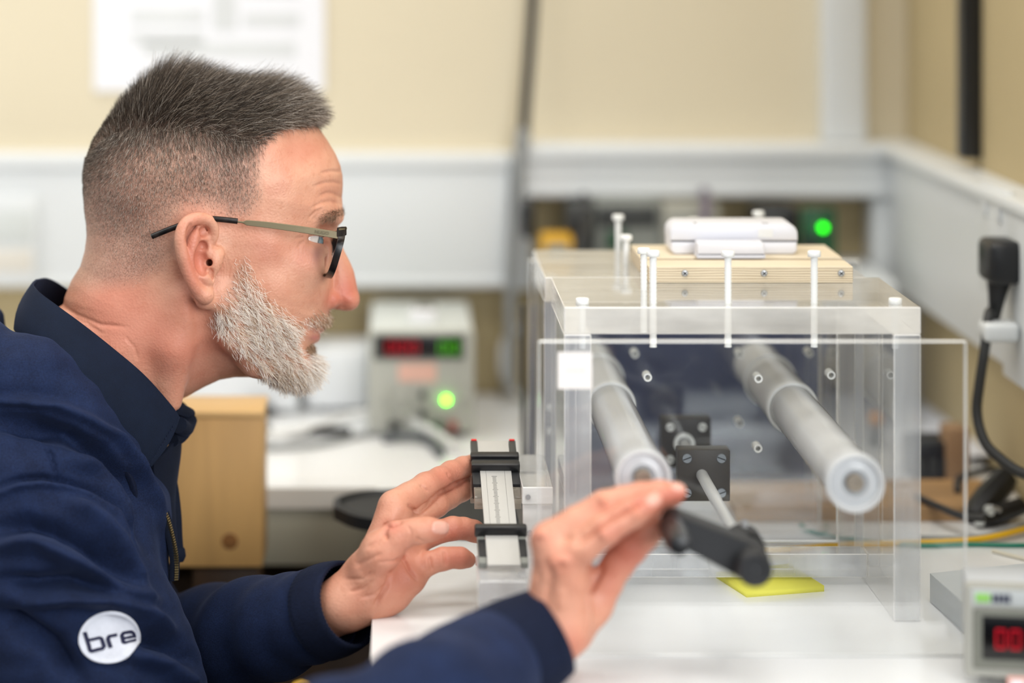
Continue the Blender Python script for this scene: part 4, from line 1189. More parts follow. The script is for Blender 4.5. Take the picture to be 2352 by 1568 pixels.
# jaw and neck
HF.chain([(496, 672, 188, 24), (530, 770, 172, 26), (590, 832, 128, 26), (650, 850, 80, 26)], 40)
HF.chain([(430, 690, 178, 26), (400, 800, 160, 26), (392, 920, 118, 26)], 50)
HF.cap((500, 740, 196), (474, 860, 150), 5, 8, 44, 'sub')
HF.cap((452, 700, 204), (470, 760, 188), 6, 8, 34, 'sub')             # hollow behind the jaw
# ear
def ew(px, lift=0): return 226 + (500 - px) * .50 + lift
HF.ell((449, 585, ew(449, -12)), (42, 90, 13), 12, rot=-.22)
HF.cap((470, 690, ew(470, -26)), (430, 560, ew(430, -40)), 20, 26, 14)
hel = [(470, 578, 226, 6), (489, 548, 234, 9), (490, 522, 240, 10.5), (477, 506, 250, 11.5), (455, 501.5, 262, 12), (434, 508, 274, 12), (420, 525, 282, 12), (414, 550, 285, 11.5), (418, 580, 282, 11), (426, 606, 276, 10.5), (434, 630, 270, 11), (444, 652, 262, 12), (456, 668, 252, 14), (470, 680, 244, 17), (474, 672, 240, 15)]
HF.schain(hel, 6)
HF.schain([(462, 520, 250, 6), (446, 545, 262, 10), (440, 575, 264, 11), (443, 600, 262, 11), (452, 620, 256, 11), (463, 634, 250, 12), (476, 645, 244, 11)], 8)
HF.chain([(478, 545, 240, 6), (462, 552, 250, 8), (446, 562, 260, 9)], 7)
HF.schain([(500, 580, 226, 12), (494, 597, 232, 12), (490, 615, 232, 11)], 12)          # tragus
HF.ell((463, 600, 262), (17, 32, 26), 7, 'sub', rot=-.15)
HF.ell((466, 566, 254), (13, 12, 18), 5, 'sub', rot=.7)
HF.ell((469, 532, 256), (13, 11, 13), 6, 'sub')
HF.ell((434, 535, 288), (7, 22, 9), 5, 'sub', rot=.2)
HF.cap((480, 603, 246), (486, 603, 196), 8, 7, 5, 'sub')
HF.cap((486, 640, 244), (484, 622, 246), 5, 5, 5, 'sub')
Ah = np.concatenate([HF.A[:, :, :0:-1], HF.A], 2)
V, Q = surf_nets(Ah, (HF.lo[0], HF.lo[1], -HF.h * (HF.n[2] - 1)), HF.h)
V = HF.smooth(V, Q, 2, .5)
hV = HF.world(V); hQ = Q = outward(hV, Q)
mir = HF.mirror(hV, True)           # near-side twin of every point
hp = to_px(mir); hN = normals(hV, Q); hNm = hN.copy(); hNm[:, 1] = -np.abs(hN[:, 1])
def blob(cx, cy, rx, ry): return np.exp(-(((hp[:, 0] - cx) / rx) ** 2 + ((hp[:, 1] - cy) / ry) ** 2))
# faint creases: raised brow lines, crow's feet, folds before the ear and on the neck
def crease(pts, wid, amp):
    global hV
    dd, tt = polyline_d(pts, hp[:, 0], hp[:, 1])
    g = np.exp(-(dd / wid) ** 2) * np.clip(np.minimum(tt, 1 - tt) * 6, 0, 1) * amp
    hV = hV - hN * g[:, None]
for pts in ([(735, 398), (760, 393), (786, 394)], [(715, 430), (745, 420), (768, 418), (786, 424)], [(730, 452), (752, 443), (768, 444), (786, 456)], [(712, 480), (740, 465), (760, 462), (784, 470)]):
    crease(pts, 4, .0011)
crease([(708, 504), (725, 486), (745, 478)], 4, .0009); crease([(716, 508), (733, 490), (752, 484)], 4, .0007)
for k in range(4): crease([(500 + k * 6, 585), (506 + k * 7, 615), (506 + k * 6, 645)], 2.4, .0005)
crease([(700, 553), (690, 560), (683, 570)], 3.5, .0006); crease([(700, 545), (688, 545), (678, 548)], 3.5, .0005)
crease([(285, 770), (310, 800), (318, 830)], 4, .0005); crease([(138, 700), (175, 722), (230, 745), (300, 752)], 5, .0010); crease([(160, 725), (200, 742), (240, 770)], 4, .0006)
# regions of skin colour: real redness, stubble and lips, painted shade by the eye
nearm = np.ones(len(hV))
red = .9 * blob(800, 670, 34, 48) + .55 * blob(760, 690, 25, 25) + .75 * blob(447, 590, 34, 105) + .35 * blob(690, 350, 70, 40) + .3 * blob(610, 570, 60, 70) + .55 * blob(270, 760, 150, 70) + .45 * blob(420, 830, 100, 80) + .35 * blob(250, 680, 110, 40) + .3 * blob(700, 590, 40, 40)
hairline = [(733, 292), (700, 296), (660, 300), (632, 306), (616, 325), (606, 360), (602, 400), (606, 440), (600, 470), (575, 505), (520, 510), (505, 492), (470, 484), (430, 488), (405, 520), (398, 580), (385, 625), (330, 655), (260, 668), (200, 672), (100, 660), (100, 100), (760, 100), (760, 270)]
hs = poly_sd(hairline, hp[:, 0].astype(np.float32), hp[:, 1].astype(np.float32))
scalp = np.clip((hs + 6) / 40, 0, 1)
fade_line = [(180, 430), (215, 380), (260, 335), (320, 310), (400, 305), (470, 312), (540, 330), (600, 335), (640, 318), (760, 290), (760, 90), (90, 90), (90, 430)]
fs = poly_sd(fade_line, hp[:, 0].astype(np.float32), hp[:, 1].astype(np.float32))
dense = np.clip((fs + 45) / 70, 0, 1) * scalp
beard_poly = [(556, 585), (572, 592), (590, 640), (612, 672), (632, 695), (655, 715), (676, 735), (692, 738), (706, 722), (728, 712), (748, 713), (768, 714), (775, 730), (770, 750), (748, 756), (724, 757), (704, 757), (692, 775), (690, 800), (697, 815), (706, 800), (722, 790), (740, 800), (740, 870), (700, 900), (640, 892), (600, 868), (552, 822), (515, 780), (488, 752), (480, 735), (496, 700), (512, 672), (528, 630), (543, 600)]
bs = poly_sd(beard_poly, hp[:, 0].astype(np.float32), hp[:, 1].astype(np.float32))
beardm = np.clip((bs + 2) / 16, 0, 1)
dark = np.clip(.75 * blob(728, 590, 14, 26) + .45 * blob(742, 570, 16, 18) + .3 * blob(705, 575, 26, 18), 0, 1)  # shading below the eye behind the lens, painted into the skin colour
lips = np.clip(blob(724, 775, 14, 8) + .6 * blob(728, 760, 14, 4), 0, 1)
M_skin = bpy.data.materials.new('skin')
def build_skin():
    nt, N, L = nodes_of(M_skin); b = N['Principled BSDF']
    def attr(n):
        a = N.new('ShaderNodeAttribute'); a.attribute_name = n; return a.outputs['Fac']
    def mix(fac, c1, c2, mode='MIX'):
        x = N.new('ShaderNodeMix'); x.data_type = 'RGBA'; x.blend_type = mode
        for s_, c_ in ((6, c1), (7, c2)):
            if isinstance(c_, tuple): x.inputs[s_].default_value = c_
            else: L.new(c_, x.inputs[s_])
        if isinstance(fac, float): x.inputs[0].default_value = fac
        else: L.new(fac, x.inputs[0])
        return x.outputs[2]
    tc = N.new('ShaderNodeTexCoord')
    def noise(scale, detail=3, lo=.4, hi=.6, out0=0., out1=1., rough=.5):
        n = N.new('ShaderNodeTexNoise'); n.inputs['Scale'].default_value = scale; n.inputs['Detail'].default_value = detail; n.inputs['Roughness'].default_value = rough
        L.new(tc.outputs['Object'], n.inputs['Vector'])
        r = N.new('ShaderNodeMapRange'); r.inputs[1].default_value = lo; r.inputs[2].default_value = hi; r.inputs[3].default_value = out0; r.inputs[4].default_value = out1
        L.new(n.outputs[0], r.inputs[0]); return r.outputs[0]
    c = mix(noise(45, 4, .35, .65), lin('D9A388'), lin('CC9076'))
    c = mix(noise(160, 3, .56, .72, 0, .25), c, lin('B5714F'))           # mottling
    c = mix(noise(420, 2, .68, .76, 0, .35), c, lin('9A5A3C'))            # freckles, pores
    c = mix(attr('red'), c, lin('C4705C'))
    c = mix(attr('lips'), c, lin('BE7A70'))
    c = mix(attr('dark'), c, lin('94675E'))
    st = mix(noise(900, 2, .42, .6), lin('A98A7C'), lin('6F5A50'))
    f = N.new('ShaderNodeMath'); f.operation = 'MULTIPLY'; f.inputs[1].default_value = .5; L.new(attr('scalp'), f.inputs[0])
    c = mix(f.outputs[0], c, st)
    f = N.new('ShaderNodeMath'); f.operation = 'MULTIPLY'; f.inputs[1].default_value = .8; L.new(attr('dense'), f.inputs[0])
    c = mix(f.outputs[0], c, lin('3A302A'))
    f = N.new('ShaderNodeMath'); f.operation = 'MULTIPLY'; f.inputs[1].default_value = .35; L.new(attr('beard'), f.inputs[0])
    c = mix(f.outputs[0], c, lin('A07A64'))
    c = mix(attr('nail'), c, lin('DBA594'))
    L.new(c, b.inputs['Base Color'])
    b.inputs['Roughness'].default_value = .47
    b.inputs['Specular IOR Level'].default_value = .42
    b.inputs['Subsurface Weight'].default_value = .12
    b.inputs['Subsurface Radius'].default_value = (.9, .35, .2)
    b.inputs['Subsurface Scale'].default_value = .006
    n1 = N.new('ShaderNodeTexNoise'); n1.inputs['Scale'].default_value = 700; n1.inputs['Detail'].default_value = 2
    n2 = N.new('ShaderNodeTexVoronoi'); n2.inputs['Scale'].default_value = 520
    for n_ in (n1, n2): L.new(tc.outputs['Object'], n_.inputs['Vector'])
    ad = N.new('ShaderNodeMath'); L.new(n1.outputs[0], ad.inputs[0]); L.new(n2.outputs[0], ad.inputs[1])
    bp = N.new('ShaderNodeBump'); bp.inputs['Strength'].default_value = .28; bp.inputs['Distance'].default_value = .0006
    L.new(ad.outputs[0], bp.inputs['Height']); L.new(bp.outputs[0], b.inputs['Normal'])
build_skin()
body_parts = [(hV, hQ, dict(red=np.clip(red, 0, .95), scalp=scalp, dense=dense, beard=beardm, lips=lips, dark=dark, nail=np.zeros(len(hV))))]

# eyes
M_eye = bpy.data.materials.new('eye')
def build_eye():
    nt, N, L = nodes_of(M_eye); b = N['Principled BSDF']
    at = N.new('ShaderNodeAttribute'); at.attribute_name = 'ring'
    r = N.new('ShaderNodeValToRGB'); e = r.color_ramp; e.interpolation = 'LINEAR'
    e.elements[0].position = 0; e.elements[0].color = lin('0A0B0D'); e.elements[1].position = 1; e.elements[1].color = lin('E6DDD8')
    for p_, c_ in ((.055, '0A0B0D'), (.07, '55707F'), (.15, '7C8F98'), (.175, '3E4A50'), (.20, 'DCD6D2')):
        x = e.elements.new(p_); x.color = lin(c_)
    L.new(at.outputs['Fac'], r.inputs[0]); L.new(r.outputs[0], b.inputs['Base Color'])
    b.inputs['Roughness'].default_value = .08; b.inputs['Coat Weight'].default_value = .6
build_eye()
for sgn in (1, -1):
    c = Vector(HF.world((EC * [1, 1, sgn])[None])[0]); R_ = .01185
    bm = bmesh.new(); bmesh.ops.create_uvsphere(bm, u_segments=40, v_segments=28, radius=R_)
    gz = Vector((.97, -.10 * sgn, -.16)).normalized()
    for v in bm.verts:
        q = v.co.normalized().dot(gz)
        if q > .86: v.co += gz * .0022 * ((q - .86) / .14) ** .8
    vals = [math.acos(max(-1, min(1, v.co.normalized().dot(gz)))) / math.pi * 2.2 * .5 for v in bm.verts]
    bmesh.ops.translate(bm, verts=bm.verts, vec=c)
    o = from_bm('eye', bm, M_eye, man, True, 180)
    at = o.data.attributes.new('ring', 'FLOAT', 'POINT'); at.data.foreach_set('value', vals)
# ------------------------------------------------------------------ hair, beard, brows
rng = np.random.default_rng(7)
hN = normals(hV, hQ)
fc = hV[hQ].mean(1); fN = hN[hQ].mean(1); fN /= np.linalg.norm(fN, axis=1)[:, None] + 1e-12
fa = np.linalg.norm(np.cross(hV[hQ[:, 2]] - hV[hQ[:, 0]], hV[hQ[:, 3]] - hV[hQ[:, 1]]), axis=1) / 2
fm = HF.mirror(fc, True); fp = to_px(fm)
fside = np.where(fc[:, 1] > 1.82 + .02, .35, 1.0)            # the far side needs fewer strands
def fpoly(poly): return poly_sd(poly, fp[:, 0].astype(np.float32), fp[:, 1].astype(np.float32))
f_hs, f_fs, f_bs = fpoly(hairline), fpoly(fade_line), fpoly(beard_poly)
ear_poly = [(395, 500), (430, 480), (480, 484), (512, 520), (510, 660), (490, 705), (455, 700), (420, 640), (395, 560)]
f_ear = fpoly(ear_poly)
def sample(dens, n):
    p = dens * fa * fside; p = p / p.sum()
    i = rng.choice(len(p), n, p=p)
    a, b = rng.random((2, n, 1))
    q = hV[hQ[i]]
    pos = (q[:, 0] * (1 - a) + q[:, 1] * a) * (1 - b) + (q[:, 3] * (1 - a) + q[:, 2] * a) * b
    return i, pos
def unit(v): return v / (np.linalg.norm(v, axis=1)[:, None] + 1e-12)
def grow(i, pos, d0, d1, Ln, k=6, wav=.08, r0=.00007, tip=.35, clump=0):
    """strands that leave along d0 and bend to d1"""
    n = len(i); t = np.linspace(0, 1, k)
    pts = np.zeros((n, k, 3)); pts[:, 0] = pos - fN[i] * .0004
    rd = rng.normal(size=(n, 3)) * wav
    for j in range(1, k):
        w_ = t[j] ** .8
        d = unit(d0 * (1 - w_) + d1 * w_ + rd * (.4 + w_))
        pts[:, j] = pts[:, j - 1] + d * (Ln / (k - 1))[:, None]
    rad = r0 * (1 - (1 - tip) * t ** 1.5)[None, :] * rng.uniform(.75, 1.25, (n, 1))
    return pts, rad
Xp = np.array([1., 0, 0]); Zp = np.array([0, 0, 1.])
M_hair = hair_mat('hair', [(0, '211A14'), (.3, '41352B'), (.55, '6C5C4D'), (.78, 'A19282'), (1, 'DAD0C4')], .4)
M_beard = hair_mat('beard_hair', [(0, '5A4030'), (.25, '94704F'), (.45, 'D2B898'), (.7, 'F2E8DC'), (1, 'FFFCF6')], .4)
def tint_mix(n, dark, mid, light):
    u = rng.random(n); v = rng.random(n)
    return np.where(u < dark, v * .3, np.where(u < dark + mid, .3 + v * .35, .65 + v * .35))
# top hair
px, py = fp[:, 0], fp[:, 1]
long_m = np.clip((f_fs + 10) / 35, 0, 1) * (f_hs > 0)
front_gap = np.clip((f_hs) / 8, 0, 1)
i, pos = sample(long_m * front_gap + 1e-9 * (long_m > 0), 24000)
u, v = px[i], py[i]
mu = np.interp(u, [190, 250, 320, 400, 480, 560, 650, 760], [0.15, .2, .3, .75, 1.0, 1.15, 1.25, 1.3])        # forward sweep
upw = np.interp(u, [190, 250, 320, 400, 480, 560, 650, 760], [.35, .6, .9, .55, .25, .15, .12, .05])
crownh = np.clip((330 - v) / 110, 0, 1)
Ln = np.interp(u, [190, 240, 300, 360, 420, 500, 600, 700, 740], [.003, .006, .015, .023, .026, .028, .030, .027, .022]) * (.45 + .55 * crownh) * rng.uniform(.6, 1.15, len(i)) * np.clip((f_fs[i] + 22) / 55, .2, 1) * (1 + .35 * np.exp(-((u - 372) / 45) ** 2) - .12 * np.exp(-((u - 505) / 50) ** 2))
side = np.clip((v - 250) / 70, 0, 1)
n_ = fN[i]
d0 = unit(n_ * (1.0 - .25 * side)[:, None] + Xp * (.35 * mu)[:, None] + Zp * (.5 * upw)[:, None])
d1 = unit(n_ * (.35)[None] if False else n_ * .28 + Xp * mu[:, None] + Zp * (upw * .6 - .05 - .32 * np.clip((u - 560) / 160, 0, 1) - .3 * side)[:, None])
ph = np.sin(pos[:, 0] * 420 + pos[:, 1] * 300) * .18 + np.sin(pos[:, 2] * 500 + pos[:, 0] * 150) * .12
d1 = unit(d1 + Zp * ph[:, None] + np.array([0, 1., 0]) * (ph * .6)[:, None])
pts, rad = grow(i, pos, d0, d1, Ln, 7, .16, .000095)
top = (pts, rad, tint_mix(len(i), .50, .32, .18) - .10 * np.exp(-((v - 255) / 45) ** 2) * (u < 600) + .16 * np.clip((u - 560) / 150, 0, 1))
# side and nape, clipped short and fading out
fade_d = np.clip((f_hs) / 60, 0, 1) * (f_fs < 25) * (f_ear < 0)
i, pos = sample(fade_d + 1e-12, 42000)
u, v = px[i], py[i]; fsd = f_fs[i]
Ln = np.interp(-fsd, [-25, 0, 35, 90, 170, 320], [.0085, .0070, .0045, .0028, .0017, .0011]) * rng.uniform(.7, 1.3, len(i)) * np.interp(u, [190, 215, 250, 320], [.22, .4, .65, 1])
n_ = fN[i]
back = np.clip((330 - u) / 140, 0, 1)
d0 = unit(n_ * .8 - Zp * (.55 - .5 * back * (v < 420))[:, None] + Xp * (.12 - .35 * back)[:, None])
d1 = unit(n_ * .35 - Zp * (.95 - .6 * back * (v < 420))[:, None] + Xp * (.10 - .25 * back)[:, None])
pts2, rad2 = grow(i, pos, d0, d1, Ln, 7, .16, .000055, .5)
nearT = np.clip((fsd + 70) / 70, 0, 1)
short = (pts2, rad2, np.where(rng.random(len(i)) < nearT, tint_mix(len(i), .50, .34, .16), tint_mix(len(i), .20, .40, .40)))
hair = hair_obj('hair', np.concatenate([top[0], short[0]]), np.concatenate([top[1], short[1]]), np.clip(np.concatenate([top[2], short[2]]), 0, 1), M_hair, man)
hair['label'] = 'short grey-brown hair swept forward, clipped close at the sides'
# beard
bd_d = np.clip((f_bs + 8) / 34, .0, 1) * np.interp(fp[:, 1], [590, 650, 720], [.45, .7, 1])
i, pos = sample(bd_d + 1e-12, 7800)
u, v = px[i], py[i]; n_ = fN[i]
mous = ((v < 760) & (u > 690)).astype(float)
sb = np.clip((690 - v) / 80, 0, 1) * (1 - mous)
chin = np.clip((u - 640) / 60, 0, 1) * (v > 790)
edge = np.clip((f_bs[i] + 8) / 26, .45, 1); inner = np.clip(np.hypot(u - 706, v - 780) / 42, .32, 1); edge = edge * inner
Ln = (.0112 - .0035 * sb - .0052 * mous + .0025 * chin) * edge * rng.uniform(.65, 1.2, len(i))
d0 = unit(n_ * .9 + Xp * .25 - Zp * .25)
flow = unit(n_ * .30 + Xp * (.74 - .3 * chin - .35 * mous - .05 * sb)[:, None] - Zp * (.66 + .15 * chin + .25 * mous)[:, None])
ph = np.sin(pos[:, 0] * 700 + pos[:, 2] * 520 + 2 * np.sin(pos[:, 2] * 300)) * .42 + np.sin(pos[:, 2] * 1100 - pos[:, 0] * 460) * .26
flow = unit(flow + Xp * ph[:, None] + np.array([0, 1., 0]) * (ph * .4)[:, None])
pts, rad = grow(i, pos, d0, flow, Ln, 9, .2, .000092, .5)
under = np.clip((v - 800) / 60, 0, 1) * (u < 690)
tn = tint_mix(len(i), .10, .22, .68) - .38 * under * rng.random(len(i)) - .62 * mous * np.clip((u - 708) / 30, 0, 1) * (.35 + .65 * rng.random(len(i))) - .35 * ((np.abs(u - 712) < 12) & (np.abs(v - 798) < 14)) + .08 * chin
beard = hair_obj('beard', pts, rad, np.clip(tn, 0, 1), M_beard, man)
beard['label'] = 'short grey-white beard and moustache'
# soul patch and brows
sp = fpoly([(704, 800), (716, 790), (720, 798), (714, 806)])
i, pos = sample((sp > -3).astype(float) + 1e-12, 350)
pts, rad = grow(i, pos, unit(fN[i] + Xp * .3 - Zp * .4), unit(fN[i] * .3 - Zp + Xp * .2), np.full(len(i), .006), 6, .2, .00007)
hair_obj('lip_hair', pts, rad, rng.random(len(i)) * .4, M_beard, man)
bw = fpoly([(724, 503), (740, 494), (760, 487), (780, 484), (788, 487), (786, 496), (770, 503), (752, 506), (738, 508)])
i, pos = sample((bw > 0) * np.interp(fp[:, 0], [722, 750, 770], [.3, 1, 1]) + 1e-12, 800)
pts, rad = grow(i, pos, unit(fN[i] * .8 + Xp * .1 + Zp * .25), unit(fN[i] * .35 - Xp * .45 + Zp * .1), rng.uniform(.0035, .0065, len(i)), 6, .28, .00006)
bo = hair_obj('eyebrow', pts, rad, rng.random(len(i)) * .9, hair_mat('brow_hair', [(0, '3A2A1E'), (.5, '6E5540'), (1, 'B49C82')]), man)
for sgn in (1, -1):
    lp = []
    for k in range(26):
        a = -1.0 + 1.5 * k / 25
        dirn = np.array([.92, 0, 0]) + np.array([0, 1, 0]) * (-sgn * (.15 + .45 * (a + .2))) + np.array([0, 0, 1]) * .16
        st = HF.world((EC * [1, 1, sgn])[None])[0] + unit(dirn[None])[0] * .0132
        dd = unit((dirn + np.array([.3, 0, .15]))[None])[0]
        lp.append([st + dd * .007 * j / 5 + np.array([0, 0, .0012]) * (j / 5) ** 2 for j in range(6)])
    hair_obj('eyelash', np.array(lp), np.full((26, 6), .00006) * np.linspace(1, .4, 6), np.full(26, .1), M_hair, man)

# ------------------------------------------------------------------ glasses
gl = thing('eyeglasses', unpx(HF, (700, 530, 200)), 'eyeglasses with bronze metal temples and black rims, worn by the bearded man', 'glasses')
M_bronze = mat('bronze_metal', '7C7158', .42, metal=.55, var=.1, vscale=200, stretch=(.1, 1, 1))
M_gblack = mat('gloss_black_acetate', '0A0A0C', .28, spec=.35, col2='2A2320', var=.4, vscale=160, stretch=(1, 1, .2))
M_lens = clear_mat('spectacle_lens', (.95, .955, .95), rough=0, ior=1.5)
bpy.context.view_layer.update()
def GP(px, py, w_): return unpx(HF, (px, py, w_))
def ribbon(name, pts, hts, thick, m, par, sgn):
    """flat bar along points with given heights, thin sideways"""
    bm = bmesh.new(); R_ = []
    for p, hh in zip(pts, hts):
        p = Vector(p)
        if sgn < 0: p = Vector(HF.mirror(np.array(p)))
        R_.append([bm.verts.new(p + Vector((0, b_, a_))) for a_, b_ in ((-hh, -thick), (hh, -thick), (hh, thick), (-hh, thick))])
    for a_, b_ in zip(R_, R_[1:]):
        for k in range(4): bm.faces.new((a_[k], a_[(k + 1) % 4], b_[(k + 1) % 4], b_[k]))
    bm.faces.new(R_[0]); bm.faces.new(list(reversed(R_[-1])))
    bmesh.ops.bevel(bm, geom=bm.edges[:], offset=.0003, segments=1, affect='EDGES')
    return from_bm(name, bm, m, par, True, 40)
def mirp(p, sgn):
    p = Vector(p)
    if sgn < 0: p = Vector(HF.mirror(np.array(p)))
    return p
for sgn in (1, -1):
    ribbon('temple', spline([GP(556, 510.5, 246), GP(572, 512, 246), GP(620, 517, 243), GP(700, 528, 236), GP(776, 540, 224)], 4), np.interp(np.linspace(0, 1, 17), [0, .10, .2, 1], [.0006, .0010, .0019, .0026]), .0005, M_bronze, gl, sgn)
    tube('temple_wire', [mirp(GP(540, 508.5, 246), sgn), mirp(GP(562, 511, 246), sgn)], .0007, M_bronze, gl, 8, 2, False)
    tube('temple_tip', [mirp(GP(*q), sgn) for q in ((546, 508, 246), (520, 505, 247), (490, 502.5, 247), (466, 504, 246), (438, 510, 243), (412, 518, 239), (380, 530, 236), (349, 543, 233))], .0021, M_gblack, gl, 10, 5)
    # rim: closed loop in a slightly wrapped plane
    lp = []; K = 56
    T0 = np.array([789., 533.]); B0 = np.array([760., 634.])          # top and bottom of the front in profile
    for k in range(K):
        a = 2 * math.pi * k / K
        ca, sa = math.cos(a), math.sin(a)
        ca = math.copysign(abs(ca) ** .72, ca); sa = math.copysign(abs(sa) ** .72, sa)
        fv = .5 - .5 * sa
        wl = 122 + 82 * ca + (12 if ca < 0 else 0) * (fv - .5)
        q = T0 * (1 - fv) + B0 * fv
        xw = q[0] - 13 * (1 - (wl - 40) / 164.)
        lp.append(GP(xw, q[1], wl))
    lp = [mirp(p, sgn) for p in lp]
    bm = bmesh.new()
    n = len(lp)
    c = sum(lp, Vector()) / n
    nrm = (lp[n // 4] - c).cross(lp[0] - c).normalized()
    if nrm.x < 0: nrm = -nrm
    R_ = []
    for k in range(n):
        rad_ = (lp[k] - c).normalized()
        tk = .0012; dp = .0024
        R_.append([bm.verts.new(lp[k] + rad_ * a_ + nrm * b_) for a_, b_ in ((-tk, -dp), (tk, -dp), (tk * 1.2, 0), (tk, dp), (-tk, dp))])
    for k in range(n):
        A_, B_ = R_[k], R_[(k + 1) % n]
        for j in range(5): bm.faces.new((A_[j], A_[(j + 1) % 5], B_[(j + 1) % 5], B_[j]))
    from_bm('rim', bm, M_gblack, gl, True, 35)
    bm = bmesh.new(); cc = bm.verts.new(c + nrm * .0012)
    vs = [bm.verts.new(p + nrm * .0004) for p in lp]
    for k in range(n): bm.faces.new((cc, vs[k], vs[(k + 1) % n]))
    from_bm('lens', bm, M_lens, gl, True, 180)
    e0 = mirp(GP(774, 533, 224), sgn); e1 = mirp(GP(796, 530, 206), sgn)
    ribbon('end_piece', [mirp(e0, 1), e0.lerp(e1, .5), e1], [.0032, .0034, .0030], .0014, M_bronze if False else M_gblack, gl, 1)
    ribbon('top_bar', [mirp(GP(778, 526.5, 222), sgn), mirp(GP(797, 524.5, 204), sgn)], [.0007, .0007], .0016, M_bronze, gl, 1)
    # nose pad on its wire
    tube('pad_arm', [lp[n // 2 - 3], lp[n // 2 - 3] + Vector((-.006, .002 * sgn, -.001)), mirp(GP(764, 585, 46), sgn)], .0005, M_bronze, gl, 6, 5)
    lathe('nose_pad', [(-.0008, 0), (-.0006, .003), (.0006, .003), (.0008, 0)], mirp(GP(763, 590, 42), sgn), A_cap, gl, 'Y', 14)
tube('bridge', [GP(776, 545, 44), GP(784, 538, 0), mirp(GP(776, 545, 44), -1)], .0014, M_gblack, gl, 10, 6)

# tiny engraved name on the near temple
fc_ = bpy.data.curves.new('temple_print', 'FONT'); fc_.body = 'HUGO'; fc_.size = .0034; fc_.align_x = 'CENTER'; fc_.align_y = 'CENTER'; fc_.extrude = .00004
fo = bpy.data.objects.new('temple_print', fc_); COL.objects.link(fo); fc_.materials.append(mat('engraving', '5E563F', .5))
a_, b_ = GP(725, 532, 238), GP(755, 536.5, 234)
ex = (b_ - a_).normalized(); ey = Vector((0, 0, 1)); ez = ex.cross(ey).normalized(); ey = ez.cross(ex)
Mm = Matrix((ex.to_4d(), ey.to_4d(), ez.to_4d(), (0, 0, 0, 1))).transposed()
for r_ in range(3): Mm[3][r_] = 0
Mm[3][3] = 1; Mm.translation = (a_ + b_) / 2 + ez * .0004
fo.matrix_basis = Mm
bpy.context.view_layer.update()
fm_ = bpy.data.meshes.new_from_object(fo.evaluated_get(bpy.context.evaluated_depsgraph_get()))
bpy.data.objects.remove(fo); fm_.transform(Mm)
if not fm_.materials: fm_.materials.append(bpy.data.materials['engraving'])
link('temple_print', fm_, None, gl)
# ------------------------------------------------------------------ hands (part of the same skin object)
def hand_done(Fd, creases=(), nails=(), redp=(), sm=1):
    V_, Q_ = Fd.mesh(); V_ = Fd.smooth(V_, Q_, sm, .5)
    W_ = Fd.world(V_); Q_ = outward(W_, Q_); N_ = normals(W_, Q_); p = to_px(W_)
    face = np.clip(-N_[:, 1] * 2 + .2, 0, 1)
    for pts, wid, amp in creases:
        dd, tt = polyline_d([q[:2] for q in pts], p[:, 0], p[:, 1])
        g = np.exp(-(dd / wid) ** 2) * np.clip(np.minimum(tt, 1 - tt) * 5 + .15, 0, 1) * amp * face
        W_ = W_ - N_ * g[:, None]
    nail = np.zeros(len(W_)); red_ = np.full(len(W_), .16)
    for (c, ax, rl, rw) in nails:
        a = math.atan2(ax[1], ax[0]); dx, dy = p[:, 0] - c[0], p[:, 1] - c[1]
        x_, y_ = dx * math.cos(a) + dy * math.sin(a), -dx * math.sin(a) + dy * math.cos(a)
        e_ = (np.abs(x_ / rl) ** 3 + np.abs(y_ / rw) ** 3)
        m_ = np.clip((1.15 - e_) * 5, 0, 1) * face; nail = np.maximum(nail, m_)
        W_ = W_ + N_ * (np.exp(-((e_ - 1.1) / .22) ** 2) * -.0005 * face + m_ * .0002)[:, None]
    for (cx, cy, rx, ry, am) in redp:
        red_ += am * np.exp(-(((p[:, 0] - cx) / rx) ** 2 + ((p[:, 1] - cy) / ry) ** 2))
    z_ = np.zeros(len(W_))
    body_parts.append((W_, Q_, dict(red=np.clip(red_, 0, .95), scalp=z_, dense=z_, beard=z_, lips=z_, dark=z_, nail=nail)))
    return W_, Q_

# left hand, palm towards the camera, fingers behind the gauge
LH = Field((640, 985, -330), (1190, 1560, 170), 3.0, 1.70)
LH.cap((690, 1440, -60), (800, 1380, -10), 64, 60, 20)
LH.cap((800, 1380, -10), (842, 1332, 0), 60, 57, 30)
LH.cap((800, 1392, 25), (850, 1345, 20), 40, 40, 40)
for q, r in (((905, 1172, -52), 36), ((930, 1215, -82), 36), ((945, 1258, -66), 36), ((950, 1312, -26), 33)):
    LH.cap((848, 1330, -5), q, 50, r, 26)
LH.cap((880, 1372, 4), (938, 1335, -6), 38, 34, 30)
LH.cap((855, 1385, 4), (900, 1368, 4), 38, 36, 30)
LH.cap((905, 1180, -50), (945, 1300, -45), 30, 30, 30)
LH.chain([(850, 1300, 40, 44), (878, 1262, 62, 42), (912, 1232, 72, 35)], 26)       # ball of the thumb
LH.chain([(912, 1232, 72, 33), (940, 1222, 76, 27), (962, 1219, 78, 28), (985, 1216, 76, 26), (1010, 1214, 72, 21)], 12)
LH.chain([(905, 1160, -54, 36), (940, 1139, -85, 31), (978, 1116, -130, 31), (1010, 1099, -170, 27), (1036, 1086, -225, 28), (1064, 1073, -270, 25), (1096, 1060, -325, 21)], 9)
LH.chain([(925, 1205, -88, 33), (965, 1180, -120, 29), (1002, 1158, -160, 30), (1032, 1142, -212, 26), (1060, 1126, -258, 26), (1104, 1106, -325, 21)], 7)
LH.chain([(945, 1250, -70, 32), (990, 1226, -85, 28), (1040, 1213, -100, 27), (1065, 1213, -112, 25), (1088, 1219, -124, 25), (1124, 1236, -146, 20)], 7)
